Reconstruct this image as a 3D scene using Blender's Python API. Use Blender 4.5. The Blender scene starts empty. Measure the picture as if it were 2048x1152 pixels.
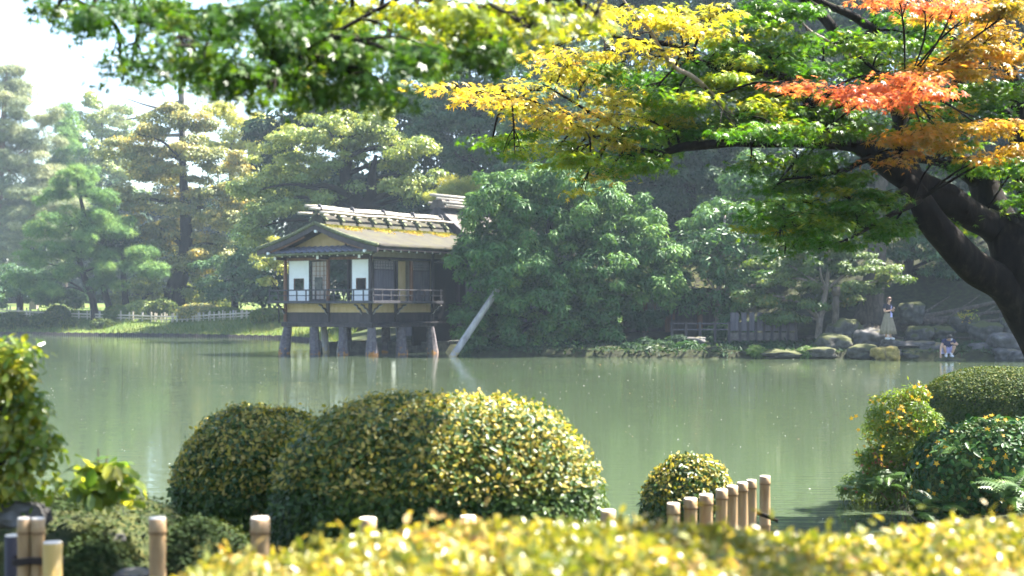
import bpy, math, random
import numpy as np
from mathutils import Vector, Matrix, noise as mnoise

random.seed(11)
rng = np.random.default_rng(11)
sc = bpy.context.scene
COL = sc.collection
R = math.radians

# ------------------------------------------------------------------ camera, sky, sun, exposure
CAM_Z, HOR, FPX = 2.0, 615.0, 2844.4
cam_d = bpy.data.cameras.new('camera')
cam_d.lens = 50.0
cam_d.sensor_width = 36.0
cam_d.shift_y = (HOR - 576.0) / 2048.0
cam_d.clip_start = 0.05
cam_d.clip_end = 2000.0
cam_d.dof.use_dof = True
cam_d.dof.focus_distance = 16.0
cam_d.dof.aperture_fstop = 3.0
cam_d.dof.aperture_blades = 0
cam = bpy.data.objects.new('camera', cam_d)
COL.objects.link(cam)
cam.location = (0, 0, CAM_Z)
cam.rotation_euler = (R(90), 0, 0)
sc.camera = cam

SUN = Vector((0.58, 0.30, 0.95)).normalized()
SUN_EL = math.asin(SUN.z)
SUN_AZ = math.atan2(SUN.x, SUN.y)
world = bpy.data.worlds.new('World')
sc.world = world
world.use_nodes = True
wn = world.node_tree
for n in list(wn.nodes):
    wn.nodes.remove(n)
w_out = wn.nodes.new('ShaderNodeOutputWorld')
w_bg = wn.nodes.new('ShaderNodeBackground')
w_sky = wn.nodes.new('ShaderNodeTexSky')
w_sky.sky_type = 'NISHITA'
w_sky.sun_disc = False
w_sky.sun_elevation = SUN_EL
w_sky.sun_rotation = SUN_AZ
w_sky.air_density = 1.0
w_sky.dust_density = 1.0
w_bg.inputs['Strength'].default_value = 0.068
wn.links.new(w_sky.outputs[0], w_bg.inputs['Color'])
wn.links.new(w_bg.outputs[0], w_out.inputs['Surface'])

sun_d = bpy.data.lights.new('sun', 'SUN')
sun_d.energy = 5.0
sun_d.angle = R(0.55)
sun_d.color = (1.0, 0.95, 0.86)
sun_o = bpy.data.objects.new('sun', sun_d)
COL.objects.link(sun_o)
sun_o.rotation_euler = SUN.to_track_quat('Z', 'Y').to_euler()

sc.view_settings.view_transform = 'Standard'
sc.view_settings.look = 'None'
sc.view_settings.gamma = 1.0
sc.view_settings.use_curve_mapping = False
sc.view_settings.exposure = 2.82
HAZE = 0.0004

sc.render.engine = 'CYCLES'
cy = sc.cycles
cy.max_bounces = 7
cy.diffuse_bounces = 3
cy.glossy_bounces = 3
cy.transmission_bounces = 4
cy.volume_bounces = 0
cy.transparent_max_bounces = 8
cy.caustics_reflective = False
cy.caustics_refractive = False
cy.sample_clamp_indirect = 4.0
cy.use_denoising = True
cy.use_adaptive_sampling = True
cy.adaptive_threshold = 0.02


def P(px, py, D):
    """the point that lies D metres out along the line of sight through a place in the photograph"""
    return Vector(((px - 1024.0) * D / FPX, D, CAM_Z - (py - HOR) * D / FPX))


# ------------------------------------------------------------------ object helpers
def tag(o, label=None, cat=None, group=None, kind=None):
    if label: o['label'] = label
    if cat: o['category'] = cat
    if group: o['group'] = group
    if kind: o['kind'] = kind
    return o


def empty(name, loc, label=None, cat=None, group=None, rz=0.0):
    o = bpy.data.objects.new(name, None)
    COL.objects.link(o)
    o.location = loc
    o.rotation_euler = (0, 0, rz)
    o.empty_display_size = 0.2
    return tag(o, label, cat, group)


def link(name, me, parent=None, mat=None):
    o = bpy.data.objects.new(name, me)
    COL.objects.link(o)
    if parent is not None:
        o.parent = parent
    if mat is not None and len(me.materials) == 0:
        me.materials.append(mat)
    return o


def copy_tree(o, parent=None):
    c = o.copy()
    COL.objects.link(c)
    if parent is not None:
        c.parent = parent
    for ch in list(o.children):
        copy_tree(ch, c)
    return c


class MB:
    """collects boxes, bars, tubes and lofts into one mesh"""
    def __init__(self):
        self.v, self.f = [], []

    def add(self, vs, fs):
        b = len(self.v)
        self.v.extend([tuple(p) for p in vs])
        self.f.extend([tuple(i + b for i in f) for f in fs])

    def box(self, x0, x1, y0, y1, z0, z1):
        vs = [(x, y, z) for z in (z0, z1) for y in (y0, y1) for x in (x0, x1)]
        self.add(vs, [(0, 2, 3, 1), (4, 5, 7, 6), (0, 1, 5, 4), (2, 6, 7, 3), (0, 4, 6, 2), (1, 3, 7, 5)])
        return self

    def bar(self, p0, p1, w, h, up=(0, 0, 1)):
        p0, p1 = Vector(p0), Vector(p1)
        d = (p1 - p0).normalized()
        s = d.cross(Vector(up))
        if s.length < 1e-5:
            s = d.cross(Vector((1, 0, 0)))
        s.normalize()
        u = s.cross(d).normalized()
        vs = []
        for p in (p0, p1):
            for a, b in ((-1, -1), (1, -1), (1, 1), (-1, 1)):
                vs.append(p + s * (a * w / 2) + u * (b * h / 2))
        self.add(vs, [(3, 2, 1, 0), (4, 5, 6, 7), (0, 1, 5, 4), (1, 2, 6, 5), (2, 3, 7, 6), (3, 0, 4, 7)])
        return self

    def tube(self, pts, rad, seg=8, cap=True, wob=0.0):
        pts = [Vector(p) for p in pts]
        n = len(pts)
        if not hasattr(rad, '__len__'):
            rad = [rad] * n
        vs, fs = [], []
        ref = None
        for i in range(n):
            d = (pts[min(i + 1, n - 1)] - pts[max(i - 1, 0)])
            d = d.normalized() if d.length > 1e-9 else Vector((0, 0, 1))
            if ref is None:
                ref = Vector((1, 0, 0)) if abs(d.x) < 0.8 else Vector((0, 1, 0))
            a = (ref - d * ref.dot(d)).normalized()
            ref = a
            b = d.cross(a)
            for k in range(seg):
                t = 2 * math.pi * k / seg
                r = rad[i]
                if wob:
                    r *= 1 + wob * mnoise.noise(Vector((pts[i].x * 3 + math.cos(t), pts[i].y * 3 + math.sin(t), pts[i].z * 2)))
                vs.append(pts[i] + a * (math.cos(t) * r) + b * (math.sin(t) * r))
        for i in range(n - 1):
            for k in range(seg):
                k2 = (k + 1) % seg
                fs.append((i * seg + k, i * seg + k2, (i + 1) * seg + k2, (i + 1) * seg + k))
        if cap:
            fs.append(tuple(range(seg - 1, -1, -1)))
            fs.append(tuple((n - 1) * seg + k for k in range(seg)))
        self.add(vs, fs)
        return self

    def prism(self, poly, axis, a, b):
        """poly: list of 2-D points, extruded along axis ('x': points are (y,z); 'y': (x,z); 'z': (x,y))"""
        def mk(p, t):
            return (t, p[0], p[1]) if axis == 'x' else ((p[0], t, p[1]) if axis == 'y' else (p[0], p[1], t))
        n = len(poly)
        vs = [mk(p, a) for p in poly] + [mk(p, b) for p in poly]
        fs = [tuple(range(n - 1, -1, -1)), tuple(range(n, 2 * n))]
        for i in range(n):
            j = (i + 1) % n
            fs.append((i, j, n + j, n + i))
        self.add(vs, fs)
        return self

    def mesh(self, name, mat=None, smooth=False, bevel=0.0):
        me = bpy.data.meshes.new(name)
        me.from_pydata(self.v, [], self.f)
        if smooth:
            me.polygons.foreach_set('use_smooth', [True] * len(me.polygons))
        me.validate()
        me.update()
        if mat: me.materials.append(mat)
        return me

    def build(self, name, mat, parent=None, smooth=False, bevel=0.0):
        import bmesh
        me = self.mesh(name, mat, smooth)
        bm = bmesh.new()
        bm.from_mesh(me)
        bmesh.ops.recalc_face_normals(bm, faces=bm.faces)
        bm.to_mesh(me)
        bm.free()
        o = link(name, me, parent)
        if bevel > 0:
            m = o.modifiers.new('bevel', 'BEVEL')
            m.width = bevel
            m.segments = 2
            m.limit_method = 'ANGLE'
        return o


def spline(pts, n=6):
    """Catmull-Rom through tuples of any length"""
    p = [np.array(q, float) for q in pts]
    p = [2 * p[0] - p[1]] + p + [2 * p[-1] - p[-2]]
    out = []
    for i in range(1, len(p) - 2):
        for k in range(n):
            t = k / n
            a, b, c, d = p[i - 1], p[i], p[i + 1], p[i + 2]
            out.append(0.5 * ((2 * b) + (-a + c) * t + (2 * a - 5 * b + 4 * c - d) * t * t + (-a + 3 * b - 3 * c + d) * t ** 3))
    out.append(p[-2])
    return out


# ------------------------------------------------------------------ materials
def new_mat(name):
    m = bpy.data.materials.new(name)
    m.use_nodes = True
    nt = m.node_tree
    for n in list(nt.nodes):
        nt.nodes.remove(n)
    out = nt.nodes.new('ShaderNodeOutputMaterial')
    return m, nt, out


def ramp(nt, stops, fac):
    r = nt.nodes.new('ShaderNodeValToRGB')
    cr = r.color_ramp
    while len(cr.elements) < len(stops):
        cr.elements.new(0.5)
    for e, (p, c) in zip(cr.elements, stops):
        e.position = p
        e.color = (*c, 1)
    nt.links.new(fac, r.inputs[0])
    return r


def surf(name, stops, scale=4.0, rough=0.8, bump=0.3, stretch=(1, 1, 1), detail=6, spec=0.3, dist=0.02, coords='Object', moss=None, low=None):
    """noise coloured solid; moss = (colour, threshold) grows on faces that look up, low = (colour, height) on what stands near the water"""
    m, nt, out = new_mat(name)
    b = nt.nodes.new('ShaderNodeBsdfPrincipled')
    tc = nt.nodes.new('ShaderNodeTexCoord')
    mp = nt.nodes.new('ShaderNodeMapping')
    mp.inputs['Scale'].default_value = stretch
    nt.links.new(tc.outputs[coords], mp.inputs[0])
    nz = nt.nodes.new('ShaderNodeTexNoise')
    nz.inputs['Scale'].default_value = scale
    nz.inputs['Detail'].default_value = detail
    nz.inputs['Roughness'].default_value = 0.65
    nt.links.new(mp.outputs[0], nz.inputs['Vector'])
    lo, hi = 0.3, 0.7
    st = [(lo + (hi - lo) * p, c) for p, c in stops]
    r = ramp(nt, st, nz.outputs[0])
    colr = r.outputs[0]
    if moss:
        ge = nt.nodes.new('ShaderNodeNewGeometry')
        sp = nt.nodes.new('ShaderNodeSeparateXYZ')
        nt.links.new(ge.outputs['Normal'], sp.inputs[0])
        n2 = nt.nodes.new('ShaderNodeTexNoise')
        n2.inputs['Scale'].default_value = scale * 0.6
        n2.inputs['Detail'].default_value = 5
        nt.links.new(tc.outputs[coords], n2.inputs['Vector'])
        ad = nt.nodes.new('ShaderNodeMath'); ad.operation = 'MULTIPLY_ADD'
        ad.inputs[1].default_value = 0.55
        nt.links.new(sp.outputs[2], ad.inputs[0]); nt.links.new(n2.outputs[0], ad.inputs[2])
        mr = nt.nodes.new('ShaderNodeMapRange')
        mr.inputs[1].default_value = moss[1]; mr.inputs[2].default_value = moss[1] + 0.16
        nt.links.new(ad.outputs[0], mr.inputs[0])
        mx = nt.nodes.new('ShaderNodeMix'); mx.data_type = 'RGBA'
        nt.links.new(mr.outputs[0], mx.inputs[0]); nt.links.new(colr, mx.inputs[6])
        mx.inputs[7].default_value = (*moss[0], 1)
        colr = mx.outputs[2]
    if low:
        ge2 = nt.nodes.new('ShaderNodeNewGeometry')
        sp2 = nt.nodes.new('ShaderNodeSeparateXYZ')
        nt.links.new(ge2.outputs['Position'], sp2.inputs[0])
        n3 = nt.nodes.new('ShaderNodeTexNoise'); n3.inputs['Scale'].default_value = 5.0
        nt.links.new(tc.outputs['Object'], n3.inputs['Vector'])
        ad2 = nt.nodes.new('ShaderNodeMath'); ad2.operation = 'MULTIPLY_ADD'
        ad2.inputs[1].default_value = -1.0
        nt.links.new(sp2.outputs[2], ad2.inputs[0]); nt.links.new(n3.outputs[0], ad2.inputs[2])
        mr2 = nt.nodes.new('ShaderNodeMapRange')
        mr2.inputs[1].default_value = 0.5 - low[1]; mr2.inputs[2].default_value = 0.62 - low[1]
        nt.links.new(ad2.outputs[0], mr2.inputs[0])
        mx2 = nt.nodes.new('ShaderNodeMix'); mx2.data_type = 'RGBA'
        nt.links.new(mr2.outputs[0], mx2.inputs[0]); nt.links.new(colr, mx2.inputs[6])
        mx2.inputs[7].default_value = (*low[0], 1)
        colr = mx2.outputs[2]
    nt.links.new(colr, b.inputs['Base Color'])
    b.inputs['Roughness'].default_value = rough
    b.inputs['Specular IOR Level'].default_value = spec
    if bump:
        bp = nt.nodes.new('ShaderNodeBump')
        bp.inputs['Strength'].default_value = bump
        bp.inputs['Distance'].default_value = dist
        nt.links.new(nz.outputs[0], bp.inputs['Height'])
        nt.links.new(bp.outputs[0], b.inputs['Normal'])
    nt.links.new(b.outputs[0], out.inputs[0])
    return m


def leaf_mat(name, stops, transl=0.4, rough=0.4, spec=0.4, tmul=(1.25, 1.15, 0.5), gain=1.0):
    stops = [(p, tuple(v * gain for v in c)) for p, c in stops]
    m, nt, out = new_mat(name)
    at = nt.nodes.new('ShaderNodeAttribute')
    at.attribute_name = 'tint'
    r = ramp(nt, stops, at.outputs['Fac'])
    b = nt.nodes.new('ShaderNodeBsdfPrincipled')
    b.inputs['Roughness'].default_value = rough
    b.inputs['Specular IOR Level'].default_value = spec
    nt.links.new(r.outputs[0], b.inputs['Base Color'])
    mu = nt.nodes.new('ShaderNodeMix'); mu.data_type = 'RGBA'; mu.blend_type = 'MULTIPLY'
    mu.inputs[0].default_value = 1.0
    nt.links.new(r.outputs[0], mu.inputs[6])
    mu.inputs[7].default_value = (*tmul, 1)
    t = nt.nodes.new('ShaderNodeBsdfTranslucent')
    nt.links.new(mu.outputs[2], t.inputs['Color'])
    mx = nt.nodes.new('ShaderNodeMixShader')
    mx.inputs[0].default_value = transl
    nt.links.new(b.outputs[0], mx.inputs[1])
    nt.links.new(t.outputs[0], mx.inputs[2])
    nt.links.new(mx.outputs[0], out.inputs[0])
    return m


M = {}
M['bark'] = surf('bark', [(0, (.035, .028, .022)), (.5, (.07, .055, .042)), (1, (.12, .10, .08))], 9, .9, .6, (1, 1, .3))
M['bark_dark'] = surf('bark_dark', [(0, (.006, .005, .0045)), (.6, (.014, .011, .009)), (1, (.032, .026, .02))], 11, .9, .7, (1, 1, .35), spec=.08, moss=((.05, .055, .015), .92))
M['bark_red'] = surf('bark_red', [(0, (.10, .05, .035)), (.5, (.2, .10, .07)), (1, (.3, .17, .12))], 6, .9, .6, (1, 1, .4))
M['bark_pale'] = surf('bark_pale', [(0, (.12, .10, .08)), (.5, (.25, .2, .17)), (1, (.36, .31, .27))], 14, .85, .4, (1, 1, .3))
M['wood_dark'] = surf('wood_dark', [(0, (.022, .018, .022)), (.5, (.045, .036, .04)), (1, (.075, .06, .06))], 7, .6, .25, (1, 1, .15))
M['wood_brown'] = surf('wood_brown', [(0, (.10, .045, .025)), (.5, (.17, .08, .045)), (1, (.24, .12, .07))], 9, .6, .2, (1, 1, .15))
M['wood_board'] = surf('wood_board', [(0, (.06, .055, .07)), (.5, (.10, .09, .11)), (1, (.14, .125, .145))], 12, .7, .2, (1, 1, .1))
M['wood_grey'] = surf('wood_grey', [(0, (.22, .2, .2)), (.5, (.36, .34, .33)), (1, (.5, .48, .46))], 6, .75, .3, (1, 1, .15), low=((.42, .34, .2), .16))  # yellowish low band paints the light on the log's base at the water
M['wood_rail'] = surf('wood_rail', [(0, (.03, .028, .032)), (.5, (.05, .047, .054)), (1, (.085, .08, .088))], 9, .6, .2)
M['white_paint'] = surf('white_paint', [(0, (.78, .79, .8)), (1, (.86, .86, .86))], 3, .7, .05)
M['paper'] = surf('paper', [(0, (.74, .75, .78)), (1, (.84, .85, .87))], 2, .8, .03)
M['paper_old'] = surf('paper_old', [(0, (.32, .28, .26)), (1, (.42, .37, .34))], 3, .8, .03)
M['plaster'] = surf('plaster', [(0, (.50, .36, .17)), (.5, (.58, .43, .22)), (1, (.66, .5, .28))], 5, .9, .15, (1, 1, .35))
M['plaster_grey'] = surf('plaster_grey', [(0, (.25, .22, .17)), (1, (.36, .32, .25))], 4, .9, .1)
M['bark_roof'] = surf('bark_roof', [(0, (.028, .024, .02)), (.4, (.048, .043, .033)), (.7, (.056, .053, .03)), (.9, (.075, .066, .025)), (1, (.10, .075, .025))], 1.6, .95, .8, (1, 1, 1), 12, dist=.05)
M['roof_grey'] = surf('roof_grey', [(0, (.06, .05, .045)), (.5, (.11, .095, .085)), (1, (.16, .14, .12))], 5, .9, .6, (1, 1, 1), 8)
M['moss_edge'] = surf('moss_edge', [(0, (.05, .05, .03)), (.5, (.1, .11, .06)), (1, (.18, .2, .1))], 9, .95, .6)
M['tile'] = surf('tile', [(0, (.10, .10, .14)), (1, (.2, .2, .27))], 5, .35, .1, spec=.6)
M['bamboo_pale'] = surf('bamboo_pale', [(0, (.24, .2, .15)), (.5, (.36, .32, .26)), (1, (.48, .44, .38))], 5, .5, .1, (1, 1, 1))
M['bamboo'] = surf('bamboo', [(0, (.15, .085, .04)), (.35, (.27, .165, .08)), (.65, (.35, .225, .11)), (1, (.40, .29, .17))], 16, .5, .2, (1, 1, .22), 8)
M['bamboo_yellow'] = surf('bamboo_yellow', [(0, (.40, .25, .06)), (1, (.55, .37, .11))], 5, .4, .1, (1, 1, .15))
M['cut_end'] = surf('cut_end', [(0, (.6, .5, .4)), (1, (.78, .7, .6))], 20, .8, .1)
M['fence_bamboo'] = surf('fence_bamboo', [(0, (.4, .34, .26)), (1, (.56, .5, .4))], 5, .6, .1)
M['rope'] = surf('rope', [(0, (.02, .014, .012)), (1, (.05, .035, .03))], 60, .9, .4)
M['pillar_stone'] = surf('pillar_stone', [(0, (.06, .052, .062)), (.5, (.12, .105, .115)), (1, (.19, .165, .17))], 9, .9, .6, low=((.36, .17, .05), .12))
M['wall_stone'] = surf('wall_stone', [(0, (.05, .055, .05)), (.5, (.1, .1, .09)), (1, (.17, .16, .14))], 5, .9, .5)
M['rock'] = surf('rock', [(0, (.025, .024, .022)), (.45, (.06, .057, .05)), (.75, (.10, .095, .085)), (1, (.16, .15, .14))], 3.2, .9, .8, (1, 1, 1), 10, moss=((.06, .065, .02), .66), dist=.06)
M['rock_bare'] = surf('rock_bare', [(0, (.03, .028, .027)), (.5, (.07, .066, .064)), (.8, (.12, .115, .112)), (1, (.19, .18, .175))], 2.6, .9, .8, (1, 1, 1), 10, moss=((.10, .09, .04), 1.0), dist=.06)
M['rock_yellow'] = surf('rock_yellow', [(0, (.06, .05, .03)), (.4, (.22, .17, .05)), (1, (.4, .31, .09))], 5, .9, .8, dist=.05)
M['moss'] = surf('moss', [(0, (.012, .016, .007)), (.4, (.03, .04, .012)), (.75, (.06, .065, .015)), (1, (.10, .09, .025))], 9, 1, .9, (1, 1, 1), 10, dist=.05)
M['twig'] = surf('twig', [(0, (.05, .04, .03)), (1, (.12, .09, .07))], 20, .9, .3)
M['skin'] = surf('skin', [(0, (.5, .3, .2)), (1, (.58, .36, .26))], 4, .55, 0)
M['hair_brown'] = surf('hair_brown', [(0, (.06, .03, .02)), (1, (.12, .06, .035))], 30, .5, .2)
M['hair_black'] = surf('hair_black', [(0, (.01, .009, .009)), (1, (.025, .02, .02))], 30, .45, .2)
M['cloth_black'] = surf('cloth_black', [(0, (.012, .012, .02)), (1, (.03, .03, .045))], 8, .85, .1)
M['cloth_navy'] = surf('cloth_navy', [(0, (.012, .016, .06)), (1, (.025, .03, .10))], 8, .85, .1)
M['cloth_beige'] = surf('cloth_beige', [(0, (.2, .165, .115)), (1, (.26, .22, .16))], 10, .9, .1)
M['cloth_lilac'] = surf('cloth_lilac', [(0, (.42, .4, .72)), (1, (.52, .5, .8))], 8, .85, .1)
M['shoe_white'] = surf('shoe_white', [(0, (.75, .76, .85)), (1, (.82, .83, .88))], 8, .6, 0)
M['phone'] = surf('phone', [(0, (.02, .02, .022)), (1, (.03, .03, .035))], 8, .2, 0, spec=.6)
M['recess_shade'] = surf('recess_shade', [(0, (.012, .012, .014)), (1, (.02, .018, .018))], 3, .9, 0)  # near-black that puts the shade of the side recess into the colour

G = lambda *s: [(i / (len(s) - 1), c) for i, c in enumerate(s)]
L = {}
L['hedge_front'] = leaf_mat('leaf_hedge_front', [(0, (.05, .08, .012)), (.3, (.14, .17, .025)), (.62, (.31, .28, .045)), (.84, (.37, .26, .08)), (1, (.30, .13, .05))], .4, .34, .5, (1.2, 1.1, .5))
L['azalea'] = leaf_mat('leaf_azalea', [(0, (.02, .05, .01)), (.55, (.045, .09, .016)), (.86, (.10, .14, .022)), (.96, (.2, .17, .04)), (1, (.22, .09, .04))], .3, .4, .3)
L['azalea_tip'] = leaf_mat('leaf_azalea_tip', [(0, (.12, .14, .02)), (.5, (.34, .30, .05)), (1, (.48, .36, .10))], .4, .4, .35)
L['clipped'] = leaf_mat('leaf_clipped', [(0, (.025, .05, .014)), (.6, (.06, .095, .02)), (.9, (.14, .16, .03)), (1, (.22, .15, .05))], .3, .6, .12)
L['maple_green'] = leaf_mat('leaf_maple_green', [(0, (.025, .09, .012)), (.5, (.055, .16, .018)), (.85, (.13, .23, .02)), (1, (.24, .27, .03))], .5, .4, .35, (1.35, 1.25, .3))
L['maple_lime'] = leaf_mat('leaf_maple_lime', [(0, (.05, .15, .015)), (.45, (.12, .25, .02)), (.75, (.27, .34, .03)), (1, (.46, .40, .05))], .5, .4, .35, (1.3, 1.15, .35))
L['maple_yellow'] = leaf_mat('leaf_maple_yellow', [(0, (.18, .29, .025)), (.4, (.40, .41, .045)), (.75, (.53, .43, .08)), (1, (.58, .35, .11))], .5, .4, .35, (1.25, 1.05, .4))
L['maple_orange'] = leaf_mat('leaf_maple_orange', [(0, (.14, .18, .02)), (.35, (.34, .27, .03)), (.7, (.5, .29, .05)), (1, (.54, .2, .05))], .5, .4, .35, (1.25, 1.0, .4))
L['maple_red'] = leaf_mat('leaf_maple_red', [(0, (.54, .26, .07)), (.5, (.58, .2, .09)), (1, (.6, .15, .09))], .5, .4, .35, (1.2, .9, .5))
L['over_green'] = leaf_mat('leaf_overhang', [(0, (.02, .06, .01)), (.6, (.05, .12, .015)), (.9, (.10, .16, .018)), (1, (.2, .22, .03))], .38, .4, .25, (1.4, 1.35, .3))
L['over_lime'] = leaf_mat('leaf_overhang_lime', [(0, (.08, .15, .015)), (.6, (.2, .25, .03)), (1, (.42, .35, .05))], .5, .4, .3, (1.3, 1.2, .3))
L['evergreen'] = leaf_mat('leaf_evergreen', [(0, (.025, .062, .022)), (.5, (.05, .115, .032)), (.85, (.10, .18, .045)), (1, (.16, .22, .06))], .3, .5, .2, gain=1.45)
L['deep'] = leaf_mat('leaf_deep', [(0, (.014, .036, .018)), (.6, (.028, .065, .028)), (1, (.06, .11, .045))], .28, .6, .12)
L['bluegreen'] = leaf_mat('leaf_bluegreen', [(0, (.028, .065, .034)), (.6, (.055, .11, .05)), (1, (.12, .19, .075))], .32, .5, .2, gain=1.45)
L['oak'] = leaf_mat('leaf_oak', [(0, (.06, .09, .03)), (.5, (.12, .16, .045)), (.85, (.2, .22, .06)), (1, (.3, .29, .09))], .4, .38, .45, gain=1.9)
L['golden'] = leaf_mat('leaf_golden', [(0, (.06, .085, .03)), (.5, (.12, .135, .045)), (.85, (.25, .21, .06)), (1, (.36, .26, .07))], .4, .45, .35, (1.2, 1, .5), gain=1.9)
L['lime_tree'] = leaf_mat('leaf_lime_tree', [(0, (.09, .12, .03)), (.5, (.2, .22, .05)), (1, (.36, .32, .07))], .4, .45, .35, gain=1.9)
L['pine'] = leaf_mat('needle_pine', [(0, (.03, .065, .025)), (.5, (.065, .125, .035)), (1, (.14, .2, .055))], .25, .6, .15, gain=1.9)
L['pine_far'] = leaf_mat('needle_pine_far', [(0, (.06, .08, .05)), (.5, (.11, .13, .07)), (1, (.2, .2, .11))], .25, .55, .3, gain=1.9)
L['glossy'] = leaf_mat('leaf_glossy', [(0, (.022, .06, .025)), (.6, (.05, .11, .036)), (1, (.11, .2, .06))], .28, .4, .3, gain=1.45)
L['soft_maple'] = leaf_mat('leaf_soft_maple', [(0, (.04, .075, .024)), (.5, (.07, .115, .032)), (.9, (.13, .155, .042)), (1, (.26, .18, .05))], .4, .45, .3, gain=1.45)
L['yellow_flower'] = leaf_mat('leaf_hypericum', [(0, (.05, .12, .015)), (.5, (.12, .2, .025)), (.85, (.25, .28, .035)), (1, (.32, .27, .05))], .42, .4, .25)
L['flower'] = leaf_mat('petal_yellow', [(0, (.6, .34, .02)), (1, (.7, .45, .03))], .3, .5, .3)
L['seedpod'] = leaf_mat('seed_pod', [(0, (.14, .04, .02)), (1, (.3, .10, .04))], .1, .5, .3)
L['fern'] = leaf_mat('leaf_fern', [(0, (.035, .09, .015)), (.6, (.075, .16, .02)), (1, (.16, .24, .04))], .4, .4, .35)
L['ivy'] = leaf_mat('leaf_creeper', [(0, (.018, .06, .016)), (.6, (.035, .10, .022)), (1, (.09, .16, .04))], .3, .4, .15)
L['camellia'] = leaf_mat('leaf_broad', [(0, (.06, .15, .02)), (.5, (.2, .27, .033)), (1, (.52, .45, .07))], .6, .25, .7)
L['grass'] = leaf_mat('grass_blade', [(0, (.05, .10, .02)), (.5, (.10, .16, .03)), (.85, (.17, .2, .05)), (1, (.26, .21, .07))], .35, .6, .2)
L['groundcover'] = leaf_mat('groundcover_leaf', [(0, (.02, .05, .02)), (.6, (.045, .085, .03)), (1, (.10, .14, .04))], .3, .45, .3)
L['moss_tuft'] = leaf_mat('moss_tuft', [(0, (.010, .022, .007)), (.55, (.024, .042, .009)), (.9, (.06, .065, .013)), (1, (.08, .05, .025))], .2, .8, .15)
L['roof_moss'] = leaf_mat('roof_moss', [(0, (.07, .09, .025)), (.5, (.2, .2, .04)), (1, (.5, .34, .06))], .2, .9, .1)
L['glint_leaf'] = leaf_mat('glint_and_leaf', [(0, (.5, .5, .45)), (.7, (.75, .74, .7)), (.85, (.45, .42, .08)), (1, (.5, .2, .1))], .1, .3, .6)  # pale tones put white sun glints into the colour; the rest is leaf

# ------------------------------------------------------------------ leaf builders (numpy)
def tmpl(vs, fs):
    return np.array(vs, float), np.array(fs, int)


# x: along the leaf, y: across, z: along the normal
T_DIAMOND = tmpl([(0, 0, 0), (.45, .3, .07), (1, 0, -.06), (.45, -.3, .07)], [(0, 2, 1), (0, 3, 2)])
T_LONG = tmpl([(0, 0, 0), (.45, .15, .05), (1, 0, -.1), (.45, -.15, .05)], [(0, 2, 1), (0, 3, 2)])
T_OVAL = tmpl([(0, 0, 0), (.28, .24, .06), (.7, .22, .05), (1, 0, -.05), (.7, -.22, .05), (.28, -.24, .06)], [(0, 3, 2), (0, 2, 1), (0, 4, 3), (0, 5, 4)])


def _maple():
    tips = [(-150, .42), (-98, .72), (-48, .95), (0, 1.05), (48, .95), (98, .72), (150, .42)]
    vs = [(0, 0, 0)]
    pts = []
    for i, (a, r) in enumerate(tips):
        pts.append((math.cos(R(a)) * r * .6, math.sin(R(a)) * r * .6, -.10 * r))
        if i < len(tips) - 1:
            am = (a + tips[i + 1][0]) / 2
            pts.append((math.cos(R(am)) * .17, math.sin(R(am)) * .17, .02))
    vs += pts
    fs = []
    for i in range(1, len(vs) - 1):
        fs.append((0, i, i + 1))
    return tmpl(vs, fs)


def _needles(n=7, w=.05):
    vs, fs = [], []
    for k in range(n):
        a = 2.399 * k
        e = .25 + .65 * (k / n)
        d = np.array([math.cos(a) * math.cos(e), math.sin(a) * math.cos(e), math.sin(e)])
        s = np.array([-math.sin(a), math.cos(a), 0]) * w
        b = len(vs)
        vs += [tuple(s), tuple(-s), tuple(d)]
        fs.append((b, b + 1, b + 2))
    return tmpl(vs, fs)


def _fern():
    vs, fs = [], []
    n = 11
    for k in range(n):
        t = k / n
        x = .08 + t * .92
        ln = .34 * (1 - t) ** .8 + .03
        z = .18 * math.sin(t * 2.2) - .12 * t * t
        for s in (-1, 1):
            b = len(vs)
            vs += [(x - .045, 0, z), (x + .045, 0, z), (x + .10, s * ln, z - .05)]
            fs.append((b, b + 1, b + 2) if s > 0 else (b + 1, b, b + 2))
    b = len(vs)
    vs += [(0, .01, 0), (0, -.01, 0), (1, 0, -.02)]
    fs.append((b, b + 1, b + 2))
    return tmpl(vs, fs)


def _flower():
    vs, fs = [(0, 0, 0)], []
    for k in range(10):
        a = 2 * math.pi * k / 10
        r = .55 if k % 2 == 0 else .25
        vs.append((math.cos(a) * r, math.sin(a) * r, .12 if k % 2 == 0 else 0))
    for k in range(10):
        fs.append((0, 1 + k, 1 + (k + 1) % 10))
    return tmpl(vs, fs)


def _blade():
    return tmpl([(-.04, 0, 0), (.04, 0, 0), (.03, .06, .55), (-.03, .06, .55), (0, .22, 1)], [(0, 1, 2), (0, 2, 3), (3, 2, 4)])


T_MAPLE, T_NEEDLE, T_FERN, T_FLOWER, T_BLADE = _maple(), _needles(), _fern(), _flower(), _blade()


def unit(a):
    return a / np.maximum(np.linalg.norm(a, axis=-1, keepdims=True), 1e-9)


def rand_dir(n):
    return unit(rng.normal(size=(n, 3)))


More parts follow.
